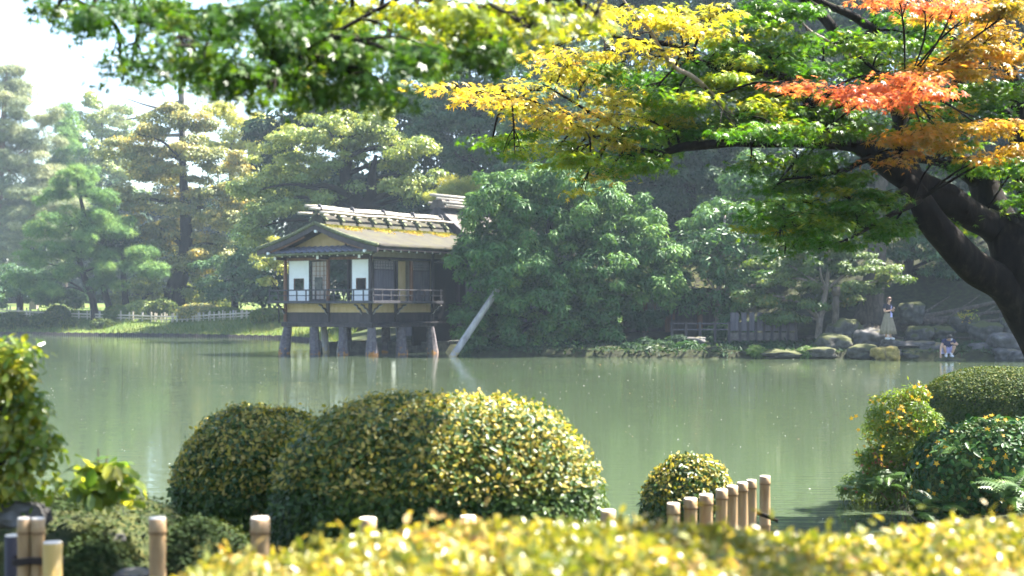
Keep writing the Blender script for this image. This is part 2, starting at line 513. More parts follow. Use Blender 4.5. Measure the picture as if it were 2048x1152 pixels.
def leaves_mesh(name, pos, nrm, direc, size, tint, template, mat):
    tv, tf = template
    n = len(pos)
    nrm = unit(nrm)
    x = direc - nrm * np.sum(direc * nrm, axis=1, keepdims=True)
    x = unit(x)
    y = np.cross(nrm, x)
    s = np.asarray(size)[:, None, None]
    V = pos[:, None, :] + s * (tv[None, :, 0, None] * x[:, None, :] + tv[None, :, 1, None] * y[:, None, :] + tv[None, :, 2, None] * nrm[:, None, :])
    k, m = len(tv), len(tf)
    F = (tf[None] + (np.arange(n) * k)[:, None, None]).reshape(-1)
    me = bpy.data.meshes.new(name)
    me.vertices.add(n * k)
    me.vertices.foreach_set('co', V.reshape(-1).astype(np.float32))
    me.loops.add(n * m * 3)
    me.loops.foreach_set('vertex_index', F.astype(np.int32))
    me.polygons.add(n * m)
    me.polygons.foreach_set('loop_start', np.arange(0, n * m * 3, 3, dtype=np.int32))
    try:
        me.polygons.foreach_set('loop_total', np.full(n * m, 3, dtype=np.int32))
    except Exception:
        pass
    me.update(calc_edges=True)
    at = me.attributes.new('tint', 'FLOAT', 'FACE')
    at.data.foreach_set('value', np.repeat(np.clip(tint, 0, 1), m).astype(np.float32))
    me.materials.append(mat)
    return me


def blob_leaves(blobs, n, clump=0.6, flat=0.6, up=0.7, shell=0.55):
    """leaf positions in many small clumps spread through ellipsoids; blobs: (centre, (rx, ry, rz)); returns pos, outward normal, clump tint"""
    blobs = list(blobs)
    w = np.array([max(b[1][0] * b[1][2], 1e-4) ** .9 for b in blobs])
    w = w / w.sum()
    pos, nrm, tnt = [], [], []
    for (c, r), f in zip(blobs, w):
        nb = max(int(n * f), 8)
        c = np.array(c, float); r = np.array(r, float)
        nc = int(np.clip(r[0] * r[2] / (clump * clump * flat) * 2.2, 3, 400))
        d = rand_dir(nc)
        rad = rng.uniform(0, 1, nc) ** .42
        cc = c + d * rad[:, None] * r * np.array([1, 1, 1])
        cs = clump * rng.uniform(.6, 1.35, nc)
        ct = rng.uniform(0, 1, nc)
        idx = rng.integers(0, nc, nb)
        dd = rand_dir(nb)
        dd[:, 2] = np.abs(dd[:, 2]) * np.where(rng.uniform(size=nb) < up, 1, -1)
        dd = unit(dd)
        rr = (shell + (1 - shell) * rng.uniform(size=nb)) * cs[idx]
        off = dd * rr[:, None] * np.array([1, 1, flat])
        pos.append(cc[idx] + off)
        nrm.append(unit(dd * np.array([1, 1, 1.2]) + .25 * d[idx]))
        tnt.append(ct[idx])
    return np.concatenate(pos), np.concatenate(nrm), np.concatenate(tnt)


def foliage(name, blobs, n, size, mat, template=T_DIAMOND, clump=0.6, flat=0.6, up=0.75, shell=.5, parent=None, origin=(0, 0, 0), jit=.6, droop=.25):
    pos, nrm, ct = blob_leaves(blobs, n, clump, flat, up, shell)
    k = len(pos)
    nr = unit(nrm + jit * rand_dir(k) + np.array([0, 0, .35]))
    di = unit(nrm * np.array([1, 1, .2]) + .8 * rand_dir(k) - np.array([0, 0, droop]))
    tint = .55 * ct + .45 * rng.uniform(size=k)
    sz = size * rng.uniform(.65, 1.3, k)
    me = leaves_mesh(name, pos - np.array(origin, float), nr, di, sz, tint, template, mat)
    return link(name, me, parent)


# ------------------------------------------------------------------ terrain
POND = [(-45, 10), (-12, 9.0), (-5, 8.8), (0, 9.3), (1.4, 10.0), (2.6, 10.6), (3.4, 11.8), (3.75, 13.0), (3.9, 14.4), (4.5, 15.6), (5.3, 17.6), (7, 20.4), (11, 22.5),
        (20, 24), (34, 28), (45, 38), (36, 46), (26, 51), (19.1, 53.4), (13.1, 55.2), (4.5, 56.3), (-1.2, 58.4), (-2.4, 62), (-3, 64.3), (-7.6, 64.6), (-9, 72),
        (-12, 84), (-15, 91.7), (-26.1, 99.8), (-37.8, 105), (-60, 112), (-82, 110), (-92, 60), (-75, 22)]
PA = np.array(POND, float)


def pond_sdf(x, y):
    """distance to the shore, negative on the water"""
    x = np.asarray(x, float); y = np.asarray(y, float)
    d2 = np.full(x.shape, 1e18)
    ins = np.zeros(x.shape, bool)
    n = len(PA)
    for i in range(n):
        ax, ay = PA[i]; bx, by = PA[(i + 1) % n]
        ex, ey = bx - ax, by - ay
        t = np.clip(((x - ax) * ex + (y - ay) * ey) / (ex * ex + ey * ey), 0, 1)
        d2 = np.minimum(d2, (x - ax - t * ex) ** 2 + (y - ay - t * ey) ** 2)
        cond = ((ay > y) != (by > y)) & (x < ex * (y - ay) / (by - ay + 1e-12) + ax)
        ins ^= cond
    d = np.sqrt(d2)
    return np.where(ins, -d, d)


def sstep(a, b, t):
    t = np.clip((t - a) / (b - a), 0, 1)
    return t * t * (3 - 2 * t)


def ground(x, y):
    x = np.asarray(x, float); y = np.asarray(y, float)
    d = pond_sdf(x, y)
    z = np.where(d < 0, np.maximum(-.9, d * .9), 0.0)
    near = np.minimum(.06 + d * .16, .58)
    # far left lawn bank behind the stake edging
    left = .16 + np.minimum(1.62, 1.62 * sstep(.2, 7.5, d)) + .015 * np.maximum(d - 8, 0)
    hill = .32 + .10 * np.minimum(d, 5) + np.maximum(d - 4.5, 0) * .55
    hill = np.minimum(hill, 6 + .03 * d)
    wh = sstep(8.5, 14, x + (y - 55) * .1)
    mid = .3 + .09 * np.minimum(d, 9) + .05 * np.maximum(d - 14, 0)
    wl = sstep(-4, -11, x)
    far = (mid * (1 - wl) + left * wl) * (1 - wh) + hill * wh
    wf = sstep(24, 40, y)
    land = near * (1 - wf) + far * wf
    return np.where(d < 0, z, land)


def gz(x, y):
    return float(ground(np.array([x]), np.array([y]))[0])


def axis(*segs):
    out = []
    for a, b, s in segs:
        out += list(np.arange(a, b - 1e-6, s))
    out.append(segs[-1][1])
    return np.array(out)


gx = axis((-400, -120, 40), (-120, -46, 3), (-46, -12, 1.0), (-12, 24, .42), (24, 60, 2), (60, 120, 6), (120, 400, 40))
gy = axis((-150, -10, 14), (-10, 2, 1), (2, 20, .35), (20, 50, 1.2), (50, 70, .5), (70, 92, .8), (92, 112, .45), (112, 160, 3), (160, 250, 9), (250, 450, 40))
XX, YY = np.meshgrid(gx, gy)
ZZ = ground(XX, YY)
bump = np.zeros_like(ZZ)
for i in range(XX.shape[0]):
    for j in range(XX.shape[1]):
        if abs(XX[i, j]) < 60 and YY[i, j] < 130:
            bump[i, j] = mnoise.fractal(Vector((XX[i, j] * .7, YY[i, j] * .7, 0)), 1.0, 2.0, 3)
ZZ = ZZ + bump * np.where(ZZ > 0.05, .06, .02)
ny, nx = XX.shape
gv = np.stack([XX, YY, ZZ], -1).reshape(-1, 3)
ii = np.arange(ny * nx).reshape(ny, nx)
gf = np.stack([ii[:-1, :-1], ii[:-1, 1:], ii[1:, 1:], ii[1:, :-1]], -1).reshape(-1, 4)
gme = bpy.data.meshes.new('ground')
gme.from_pydata(gv.tolist(), [], gf.tolist())
gme.polygons.foreach_set('use_smooth', [True] * len(gme.polygons))


def ground_mat():
    m, nt, out = new_mat('ground_cover')
    b = nt.nodes.new('ShaderNodeBsdfPrincipled')
    ge = nt.nodes.new('ShaderNodeNewGeometry')
    n1 = nt.nodes.new('ShaderNodeTexNoise'); n1.inputs['Scale'].default_value = .35; n1.inputs['Detail'].default_value = 6
    n2 = nt.nodes.new('ShaderNodeTexNoise'); n2.inputs['Scale'].default_value = 5; n2.inputs['Detail'].default_value = 8
    nt.links.new(ge.outputs['Position'], n1.inputs['Vector']); nt.links.new(ge.outputs['Position'], n2.inputs['Vector'])
    grass = ramp(nt, [(.3, (.05, .085, .018)), (.5, (.085, .12, .027)), (.66, (.13, .14, .04)), (.8, (.2, .16, .06))], n1.outputs[0])
    soil = ramp(nt, [(.3, (.014, .015, .008)), (.5, (.024, .026, .011)), (.6, (.03, .038, .012)), (.75, (.045, .036, .022))], n2.outputs[0])
    sp = nt.nodes.new('ShaderNodeSeparateXYZ'); nt.links.new(ge.outputs['Position'], sp.inputs[0])
    mr = nt.nodes.new('ShaderNodeMapRange'); mr.inputs[1].default_value = -7; mr.inputs[2].default_value = -12
    nt.links.new(sp.outputs[0], mr.inputs[0])
    mr2 = nt.nodes.new('ShaderNodeMapRange'); mr2.inputs[1].default_value = 60; mr2.inputs[2].default_value = 75
    nt.links.new(sp.outputs[1], mr2.inputs[0])
    mu = nt.nodes.new('ShaderNodeMath'); mu.operation = 'MULTIPLY'
    nt.links.new(mr.outputs[0], mu.inputs[0]); nt.links.new(mr2.outputs[0], mu.inputs[1])
    mx = nt.nodes.new('ShaderNodeMix'); mx.data_type = 'RGBA'
    nt.links.new(mu.outputs[0], mx.inputs[0]); nt.links.new(soil.outputs[0], mx.inputs[6]); nt.links.new(grass.outputs[0], mx.inputs[7])
    nt.links.new(mx.outputs[2], b.inputs['Base Color'])
    b.inputs['Roughness'].default_value = .95
    b.inputs['Specular IOR Level'].default_value = .15
    bp = nt.nodes.new('ShaderNodeBump'); bp.inputs['Strength'].default_value = .8; bp.inputs['Distance'].default_value = .06
    nt.links.new(n2.outputs[0], bp.inputs['Height']); nt.links.new(bp.outputs[0], b.inputs['Normal'])
    nt.links.new(b.outputs[0], out.inputs[0])
    return m


ground_o = link('ground', gme, mat=ground_mat())
tag(ground_o, kind='structure')


def water_mat():
    m, nt, out = new_mat('pond_water')
    b = nt.nodes.new('ShaderNodeBsdfPrincipled')
    b.inputs['Base Color'].default_value = (.052, .072, .040, 1)
    b.inputs['Roughness'].default_value = .03
    b.inputs['IOR'].default_value = 1.33
    ge = nt.nodes.new('ShaderNodeNewGeometry')
    mp = nt.nodes.new('ShaderNodeMapping'); mp.inputs['Scale'].default_value = (.55, 2.4, 1)
    nt.links.new(ge.outputs['Position'], mp.inputs[0])
    n1 = nt.nodes.new('ShaderNodeTexNoise'); n1.inputs['Scale'].default_value = 2.6; n1.inputs['Detail'].default_value = 3
    nt.links.new(mp.outputs[0], n1.inputs['Vector'])
    mp2 = nt.nodes.new('ShaderNodeMapping'); mp2.inputs['Scale'].default_value = (.05, .1, 1)
    nt.links.new(ge.outputs['Position'], mp2.inputs[0])
    n2 = nt.nodes.new('ShaderNodeTexNoise'); n2.inputs['Scale'].default_value = 2; n2.inputs['Detail'].default_value = 3
    nt.links.new(mp2.outputs[0], n2.inputs['Vector'])
    mr = nt.nodes.new('ShaderNodeMapRange'); mr.inputs[1].default_value = .35; mr.inputs[2].default_value = .7
    mr.inputs[3].default_value = .35; mr.inputs[4].default_value = 1.0
    nt.links.new(n2.outputs[0], mr.inputs[0])
    mu = nt.nodes.new('ShaderNodeMath'); mu.operation = 'MULTIPLY'
    nt.links.new(n1.outputs[0], mu.inputs[0]); nt.links.new(mr.outputs[0], mu.inputs[1])
    bp = nt.nodes.new('ShaderNodeBump'); bp.inputs['Strength'].default_value = .28; bp.inputs['Distance'].default_value = .02
    nt.links.new(mu.outputs[0], bp.inputs['Height']); nt.links.new(bp.outputs[0], b.inputs['Normal'])
    nt.links.new(b.outputs[0], out.inputs[0])
    return m


wme = bpy.data.meshes.new('water')
wme.from_pydata([(-140, 4, 0), (70, 4, 0), (70, 130, 0), (-140, 130, 0)], [], [(0, 1, 2, 3)])
tag(link('water', wme, mat=water_mat()), kind='structure')

# haze over the whole garden
hz = MB().box(-420, 420, -170, 470, -2.2, 40)
hzme = hz.mesh('haze')
hm, hnt, hout = new_mat('haze_air')
hv = hnt.nodes.new('ShaderNodeVolumePrincipled')
hv.inputs['Color'].default_value = (.68, .84, 1.0, 1)
hv.inputs['Density'].default_value = HAZE
hv.inputs['Anisotropy'].default_value = 0.0
hnt.links.new(hv.outputs[0], hout.inputs['Volume'])
tag(link('haze', hzme, mat=hm), kind='stuff')


# ------------------------------------------------------------------ the tea house on stone pillars
TH_O = Vector((-5.853, 59.25, 0.0))
TH = empty('teahouse', TH_O, 'old timber teahouse on stone pillars in the pond with white panels and mossy roof', 'teahouse', rz=R(-35))


def th(name, mb, mat, parent=None, smooth=False, bevel=0.0, label=None):
    o = mb.build(name, M[mat], parent or TH, smooth, bevel)
    if label: o['label'] = label
    return o


XL, YB = -4.95, 4.1          # the front face runs x = XL..0 at y = 0, the side face y = 0..YB at x = 0
# stone pillars, wider towards the foot
def stone_pillar(x, y, lean=(0, 0), r0=.265, r1=.19, h=1.165):
    pts, rad = [], []
    for k in range(9):
        t = k / 8
        z = -.6 + t * (h + .6)
        zz = max(z, 0) / h
        pts.append((x + lean[0] * (1 - zz), y + lean[1] * (1 - zz), z))
        rad.append((r0 + (r1 - r0) * zz ** .7) * (1 + .05 * math.sin(5 * t + x * 3)))
    th('pillar', MB().tube(pts, rad, 8, True, .10), 'pillar_stone', smooth=False, bevel=.02)


for x, y, ln in ((XL + .12, .05, (-.22, 0)), (-3.28, .05, (.05, 0)), (-1.62, .05, (.02, 0)), (-.03, .05, (0, 0)), (-.03, 1.95, (.06, 0)), (-.03, 3.98, (.1, .05)),
                 (XL + .12, 3.9, (0, 0)), (-2.5, 3.9, (0, 0))):
    stone_pillar(x, y, ln)
for x, y, dx in ((XL + .9, 1.6, -.12), (XL + 1.7, 1.75, .18)):
    th('strut', MB().tube([(x - dx, y, -.5), (x, y, .4), (x + dx * .9, y, 1.2)], [.16, .15, .14], 10, True, .06), 'wood_grey', label='round timber prop standing between the stone pillars')
# sill beam round the platform, with a thin lip
for nm, b in (('sill_beam', (XL - .12, .14, -.12, .1, 1.167, 1.33)), ('sill_beam', (-.1, .14, .1, YB + .16, 1.167, 1.33)), ('sill_beam', (XL - .12, XL + .1, .1, YB + .1, 1.167, 1.33))):
    th(nm, MB().box(*b), 'wood_dark', bevel=.012)
for b in ((XL - .17, .19, -.17, .1, 1.333, 1.372), (-.05, .19, .1, YB + .2, 1.333, 1.372)):
    th('sill_lip', MB().box(*b), 'wood_rail', bevel=.006)
th('floor_frame', MB().box(XL + .1, -.1, .1, YB, 1.22, 1.36), 'wood_dark')
# the dark boarded skirting and the ochre wall above it
for b in ((XL + .02, -.02, .03, .09, 1.375, 1.76), (-.09, -.03, .09, YB, 1.375, 1.76), (XL + .03, XL + .09, .09, YB, 1.375, 1.76)):
    th('skirt_board', MB().box(*b), 'wood_dark')
for b in ((XL + .02, -.02, .05, .1, 1.765, 2.2), (-.1, -.05, .1, YB, 1.765, 2.2), (XL + .05, XL + .1, .1, YB, 1.765, 2.2)):
    th('ochre_wall', MB().box(*b), 'plaster')
for b in ((XL, 0, 0, .07, 1.74, 1.79), (-.07, 0, .07, YB, 1.74, 1.79)):
    th('wall_rail', MB().box(*b), 'wood_dark')
th('floor', MB().box(XL, 0, 0, YB, 2.2, 2.28), 'wood_brown')
# corner and wall posts
for x, y, z0, z1, m in ((-.06, -.01, 1.375, 4.4, 'wood_dark'), (XL + .03, -.01, 1.375, 4.4, 'wood_brown'), (-2.42, -.01, 2.28, 4.1, 'wood_brown'), (-2.42, -.015, 1.375, 2.2, 'wood_dark'),
                        (-.0, 1.58, 1.375, 2.2, 'wood_dark'), (.0, YB, 1.375, 4.55, 'wood_dark'), (-.01, 1.62, 2.28, 4.0, 'wood_dark'), (-.01, 2.63, 2.28, 4.0, 'wood_brown'),
                        (XL + .05, YB, 1.375, 4.5, 'wood_dark'), (-2.4, YB, 2.28, 4.5, 'wood_dark'), (-.02, 6.0, .3, 4.5, 'wood_dark'), (-.02, 7.9, .3, 4.5, 'wood_dark')):
    th('post', MB().box(x - .06, x + .06, y - .06, y + .06, z0, z1), m, bevel=.008)
# lintels
th('lintel', MB().box(XL, 0, -.02, .1, 4.03, 4.14), 'wood_brown')
th('lintel', MB().box(-.1, .02, .1, 8.0, 4.03, 4.13), 'wood_dark')
th('frieze', MB().box(XL + .02, -.02, .02, .08, 4.142, 4.42), 'wood_dark')
th('frieze', MB().box(-.09, -.02, .1, 8.0, 4.132, 4.62), 'plaster_grey')


def sliding_panel(x0, x1, y, win):
    """a white sliding panel with a small glazed window low down"""
    z0, z1 = 2.29, 4.02
    wx0, wx1, wz0, wz1 = win
    mb = MB()
    mb.box(x0, wx0, y, y + .03, z0, z1).box(wx1, x1, y, y + .03, z0, z1).box(wx0, wx1, y, y + .03, z0, wz0).box(wx0, wx1, y, y + .03, wz1, z1)
    p = th('sliding_panel', mb, 'paper')
    fr = MB()
    for b in ((wx0, wx0 + .025, wz0, wz1), (wx1 - .025, wx1, wz0, wz1), (wx0 + .025, wx1 - .025, wz0, wz0 + .025), (wx0 + .025, wx1 - .025, wz1 - .025, wz1)):
        fr.box(b[0], b[1], y - .012, y + .042, b[2], b[3])
    th('window_frame', fr, 'wood_brown', p)
    for b in ((x0, x0 + .03, z0, z1), (x1 - .03, x1, z0, z1)):
        th('panel_edge', MB().box(b[0], b[1], y - .008, y + .038, b[2], b[3]), 'wood_dark', p)
    return p


sliding_panel(-4.80, -3.56, .06, (-4.48, -3.88, 2.76, 3.26))
sliding_panel(-1.16, -.10, .06, (-.9, -.35, 2.74, 3.24))


def shoji(x0, x1, y, mat='paper_old'):
    z0, z1 = 2.29, 4.02
    fr = MB()
    fr.box(x0, x0 + .05, y - .015, y + .02, z0, z1).box(x1 - .05, x1, y - .015, y + .02, z0, z1).box(x0 + .05, x1 - .05, y - .015, y + .02, z0, z0 + .07).box(x0 + .05, x1 - .05, y - .015, y + .02, z1 - .05, z1)
    p = th('shoji_screen', fr, 'wood_dark')
    th('paper', MB().box(x0 + .05, x1 - .05, y + .006, y + .010, z0 + .07, z1 - .05), mat, p)
    nx_, nz_ = 4, 8
    for k in range(1, nx_):
        xx = x0 + .05 + (x1 - x0 - .1) * k / nx_
        th('bar', MB().box(xx - .01, xx + .01, y - .012, y + .004, z0 + .07, z1 - .05), 'wood_brown', p)
    for k in range(1, nz_):
        zz = z0 + .07 + (z1 - z0 - .12) * k / nz_
        th('bar', MB().box(x0 + .05, x1 - .05, y - .010, y + .003, zz - .009, zz + .009), 'wood_brown', p)
    return p


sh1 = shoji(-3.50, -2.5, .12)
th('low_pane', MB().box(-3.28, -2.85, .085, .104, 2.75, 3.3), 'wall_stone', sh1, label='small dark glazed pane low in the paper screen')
# inside: dark back wall, a partition and a far screen
th('back_wall', MB().box(-3.6, -.1, YB - .06, YB, 2.28, 4.4), 'plaster_grey')
th('inner_screen', MB().box(-2.2, -1.6, 2.4, 2.44, 2.28, 4.0), 'wood_board')
ish = MB()
for k in range(6):
    ish.box(-1.6, -.5, 2.5, 2.52, 2.3 + k * .3, 2.33 + k * .3)
for k in range(5):
    ish.box(-1.6 + k * .27, -1.57 + k * .27, 2.5, 2.52, 2.28, 4.0)
th('inner_lattice', ish, 'wood_dark')
th('ceiling', MB().box(XL, 0, 0.1, YB, 4.42, 4.46), 'wood_dark')

# boarded doors on the side, lattice in the top
def board_door(y0, y1):
    z0, z1 = 2.29, 4.0
    d = empty('board_door', (0, 0, 0)); d.parent = TH
    for k in range(4):
        a = y0 + (y1 - y0) * k / 4 + .006
        b = y0 + (y1 - y0) * (k + 1) / 4 - .006
        th('plank', MB().box(-.05, -.02 - .006 * (k % 2), a, b, z0, 3.58), 'wood_board', d)
    lat = MB()
    for k in range(13):
        yy = y0 + .04 + (y1 - y0 - .08) * k / 12
        lat.box(-.04, -.015, yy - .01, yy + .01, 3.6, 3.98)
    for k in range(4):
        lat.box(-.045, -.02, y0 + .02, y1 - .02, 3.6 + k * .12, 3.62 + k * .12)
    th('lattice', lat, 'wood_board', d)
    th('lattice_paper', MB().box(-.075, -.06, y0 + .02, y1 - .02, 3.59, 3.99), 'paper_old', d)
    fr = MB()
    fr.box(-.06, 0, y0, y0 + .03, z0, z1).box(-.06, 0, y1 - .03, y1, z0, z1).box(-.055, -.005, y0 + .03, y1 - .03, 3.575, 3.60)
    th('door_frame', fr, 'wood_dark', d)


board_door(.16, 1.5)
board_door(2.74, 3.92)
th('inner_wall', MB().box(-.42, -.38, 1.6, 2.7, 2.28, 4.0), 'plaster', label='tan inner wall seen through the gap between the dark doors')
th('shade_wall', MB().box(-1.2, -1.1, YB + .02, 8.0, .3, 4.03), 'recess_shade', label='near-black wall painted as the shade of the recess beside the boarded doors')
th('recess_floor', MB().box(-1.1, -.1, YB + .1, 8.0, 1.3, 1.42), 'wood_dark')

# balcony: deck, rails, posts, curved brackets
for b in ((XL - .3, .68, -.68, -.06, 2.19, 2.25), (.02, .68, -.06, 3.86, 2.19, 2.25)):
    th('balcony_deck', MB().box(*b), 'wood_rail')
for b in ((XL - .34, .72, -.73, -.68, 2.17, 2.285), (.68, .73, -.68, 3.95, 2.17, 2.285)):
    th('deck_fascia', MB().box(*b), 'wood_rail', bevel=.008)
for z, w in ((2.74, .055), (2.51, .035)):
    th('handrail', MB().bar((XL - .38, -.64, z), (.72, -.64, z), w, w), 'wood_rail', bevel=.008)
    th('handrail', MB().bar((.64, -.72, z - .002), (.64, 4.0, z - .002), w * .96, w * .96), 'wood_rail', bevel=.008)
nb = 12
for k in range(nb):
    x = XL - .3 + (.64 - XL + .3) * k / (nb - 1)
    th('baluster', MB().box(x - .022, x + .022, -.662, -.618, 2.25, 2.735 if k not in (0, nb - 1) else 2.80), 'wood_rail')
for k in range(1, 9):
    y = -.64 + 4.5 * k / 8
    th('baluster', MB().box(.618, .662, y - .022, y + .022, 2.25, 2.735 if k < 8 else 2.80), 'wood_rail')
# left end of the balcony
th('handrail', MB().bar((XL - .3, -.64, 2.72), (XL - .3, 0, 2.72), .05, .05), 'wood_rail')


def bracket(p, d):
    """curved cloud-shaped arm under the deck, outlined in white"""
    pts = [Vector(p) + Vector((d[0] * a, d[1] * a, b)) for a, b in ((.02, -.42), (.10, -.36), (.17, -.24), (.29, -.2), (.36, -.1), (.52, -.06))]
    pt = spline(pts, 4)
    b = MB().tube(pt, [.05 * (1 - .3 * i / len(pt)) for i in range(len(pt))], 6)
    o = th('bracket', b, 'wood_dark')
    w = [Vector(q) + Vector((d[0] * .04, d[1] * .04, -.035)) for q in pt]
    th('bracket_edge', MB().tube(w, .022, 5), 'wood_grey', o)


for x in (XL + .05, -2.42, -.08):
    bracket((x, -.04, 2.18), (0, -1))
for y in (0.0, 1.58, YB - .1):
    bracket((.03, y, 2.18), (1, 0))
bracket((-.45, -.04, 2.18), (0, -1))

# roof: thick bark slab, gable towards the pond; a curve of points from eave to ridge
XC = -2.30
def slope(x, x_e, z_e, z_r):
    t = (x - x_e) / (XC - x_e)
    return z_e + (z_r - z_e) * (t - .16 * math.sin(math.pi * t) * .5)


XE1, XE0, ZE, ZR = 1.14, -5.70, 4.60, 5.62
Y0, Y1 = -.92, 8.0
NS = 10
def roof_slab(xe, name):
    mb = MB()
    xs = [xe + (XC - xe) * k / NS for k in range(NS + 1)]
    NY = 24
    vs, fs = [], []
    for j in range(NY + 1):
        y = Y0 + (Y1 - Y0) * j / NY
        for k, x in enumerate(xs):
            z = slope(x, xe, ZE, ZR) + .03 * mnoise.noise(Vector((x * 1.3, y * 1.3, 3)))
            vs.append((x, y, z))
    n1 = len(vs)
    for j in range(NY + 1):
        y = Y0 + (Y1 - Y0) * j / NY
        for k, x in enumerate(xs):
            th_ = .15 if k < NS else .15
            vs.append((x, y, slope(x, xe, ZE, ZR) - th_))
    w = NS + 1
    for j in range(NY):
        for k in range(NS):
            a = j * w + k
            fs.append((a, a + 1, a + w + 1, a + w))
            fs.append((n1 + a, n1 + a + w, n1 + a + w + 1, n1 + a + 1))
        a = j * w
        fs.append((a, a + w, n1 + a + w, n1 + a))
    for k in range(NS):
        fs.append((k, n1 + k, n1 + k + 1, k + 1))
        a = NY * w + k
        fs.append((a, a + 1, n1 + a + 1, n1 + a))
    mb.add(vs, fs)
    return th(name, mb, 'bark_roof', smooth=True)


roof_r = roof_slab(XE1, 'roof_slope')
roof_l = roof_slab(XE0, 'roof_slope')
# verge: rolled mossy edge along the gable, bargeboards below it
for xe in (XE1, XE0):
    pts = [(xe + (XC - xe) * k / NS, Y0 - .03, slope(xe + (XC - xe) * k / NS, xe, ZE, ZR) - .05) for k in range(NS + 1)]
    th('verge', MB().tube(pts, .085, 8), 'moss_edge', smooth=True)
    mb = MB()
    vs, fs = [], []
    for (a, b, c) in pts:
        for yy in (Y0 - .05, Y0 + .01):
            vs += [(a, yy, c - .10), (a, yy, c - .30)]
    for k in range(NS):
        o = k * 4
        fs += [(o, o + 1, o + 5, o + 4), (o + 2, o + 6, o + 7, o + 3), (o, o + 4, o + 6, o + 2), (o + 1, o + 3, o + 7, o + 5)]
    fs += [(0, 2, 3, 1), (NS * 4, NS * 4 + 1, NS * 4 + 3, NS * 4 + 2)]
    mb.add(vs, fs)
    th('bargeboard', mb, 'wood_dark')
    # lower brown moulding under each bargeboard
    q = [(p[0], Y0 + .06, p[2] - .33) for p in pts[1:-2]]
    th('verge_moulding', MB().tube(q, .04, 5), 'wood_brown')
    k = 2
    th('rafter_cap', MB().tube([(pts[k][0], Y0 + .02, pts[k][2] - .38), (pts[k][0], Y0 - .09, pts[k][2] - .38)], .06, 8), 'white_paint', label='white painted purlin end under the bargeboard')
th('rafter_cap', MB().tube([(XC + .05, Y0 + .02, ZR - .42), (XC + .05, Y0 - .09, ZR - .42)], .06, 8), 'white_paint')
# gable wall
gp = [(XL + .5, 4.55), (-.55, 4.55), (XC, 5.32)]
th('gable_wall', MB().prism([(XL + .25, 4.5), (-.3, 4.5), (XC, 5.36)], 'y', -.02, .04), 'plaster')
th('gable_post', MB().box(-1.45, -1.33, -.05, -.021, 4.5, 5.15), 'wood_dark')
th('purlin', MB().bar((XC, Y0 + .05, ZR - .24), (XC, 8, ZR - .24), .12, .14), 'wood_dark')
for xx in (-4.9, .1):
    th('purlin', MB().bar((xx, Y0 + .05, 4.52), (xx, 8, 4.52), .11, .12), 'wood_dark')
# eave edge on the pond side: dark fascia under the slab, rafters with white tips
th('eave_board', MB().box(XE1 - .14, XE1 - .02, Y0 + .02, 8, 4.37, 4.45), 'wood_dark')
th('soffit', MB().prism([(.05, 4.62), (XE1 - .15, 4.42), (XE1 - .15, 4.40), (.05, 4.58)], 'y', Y0 + .1, 8), 'wood_board')
for k in range(16):
    y = -.3 + 8.0 * k / 15
    r_ = th('rafter', MB().bar((.02, y, 4.53), (XE1 - .2, y, 4.335), .06, .07), 'wood_dark')
    th('rafter_tip', MB().bar((XE1 - .199, y, 4.335), (XE1 - .175, y, 4.329), .062, .072), 'white_paint', r_)
# tiled pent roof across the gable
PT = empty('pent_roof', (0, 0, 0)); PT.parent = TH
px0, px1 = -5.50, .74
yt, zt, ye, ze = -.02, 4.60, -.86, 4.33
th('pent_deck', MB().prism([(yt, zt - .05), (ye, ze - .05), (ye, ze - .09), (yt, zt - .09)], 'x', px0, px1), 'wood_dark', PT)
th('gutter', MB().tube([(px0 - .1, ye - .05, ze - .08), (px1 + .1, ye - .05, ze - .08)], .06, 8), 'moss_edge', PT)
# one S-shaped pantile, shared by all
def tile_mesh(w, l):
    vs, fs = [], []
    prof = [(-.5, .0), (-.32, .045), (-.12, .03), (.1, -.012), (.32, -.01), (.5, .012)]
    for zz in (0, -.02):
        for (t, sag) in ((0, 0), (1, 0)):
            for (a, b) in prof:
                vs.append((a * w, t * l, b + zz))
    n = len(prof)
    for k in range(n - 1):
        fs.append((k, k + 1, n + k + 1, n + k))
        fs.append((2 * n + k, 3 * n + k, 3 * n + k + 1, 2 * n + k + 1))
        fs.append((k, 2 * n + k, 2 * n + k + 1, k + 1))
    fs.append((0, n, 3 * n, 2 * n)); fs.append((n - 1, 2 * n + n - 1, 3 * n + n - 1, 2 * n - 1))
    me = bpy.data.meshes.new('tile')
    me.from_pydata(vs, [], fs)
    me.materials.append(M['tile'])
    me.polygons.foreach_set('use_smooth', [True] * len(me.polygons))
    return me


ntx, nty = 19, 3
tw = (px1 - px0) / ntx
ang = math.atan2(zt - ze, yt - ye)
sl = math.hypot(zt - ze, yt - ye)
tm = tile_mesh(tw * 1.08, sl / nty * 1.12)
for j in range(nty):
    for k in range(ntx):
        o = link('tile', tm, PT)
        y = ye + (yt - ye) * j / nty
        z = ze + (zt - ze) * j / nty + .005 + .012 * (nty - j) / nty
        o.location = (px0 + (k + .5) * tw, y - .03, z + .004 * random.random())
        o.rotation_euler = (ang - .06, .02 * random.uniform(-1, 1), .03 * random.uniform(-1, 1))
for k in range(14):
    x = px0 + .2 + (px1 - px0 - .35) * k / 13
    r_ = th('rafter', MB().bar((x, .02, 4.44), (x, -.74, 4.195), .055, .07), 'wood_dark')
    th('rafter_tip', MB().bar((x, -.741, 4.195), (x, -.765, 4.187), .057, .072), 'white_paint', r_)
for x in (-2.42, -.1, XL + .05):
    r_ = th('cantilever_beam', MB().bar((x, .0, 4.12), (x, -.66, 4.12), .12, .14), 'wood_dark')
    th('beam_cap', MB().bar((x, -.661, 4.12), (x, -.68, 4.12), .125, .145), 'white_paint', r_)
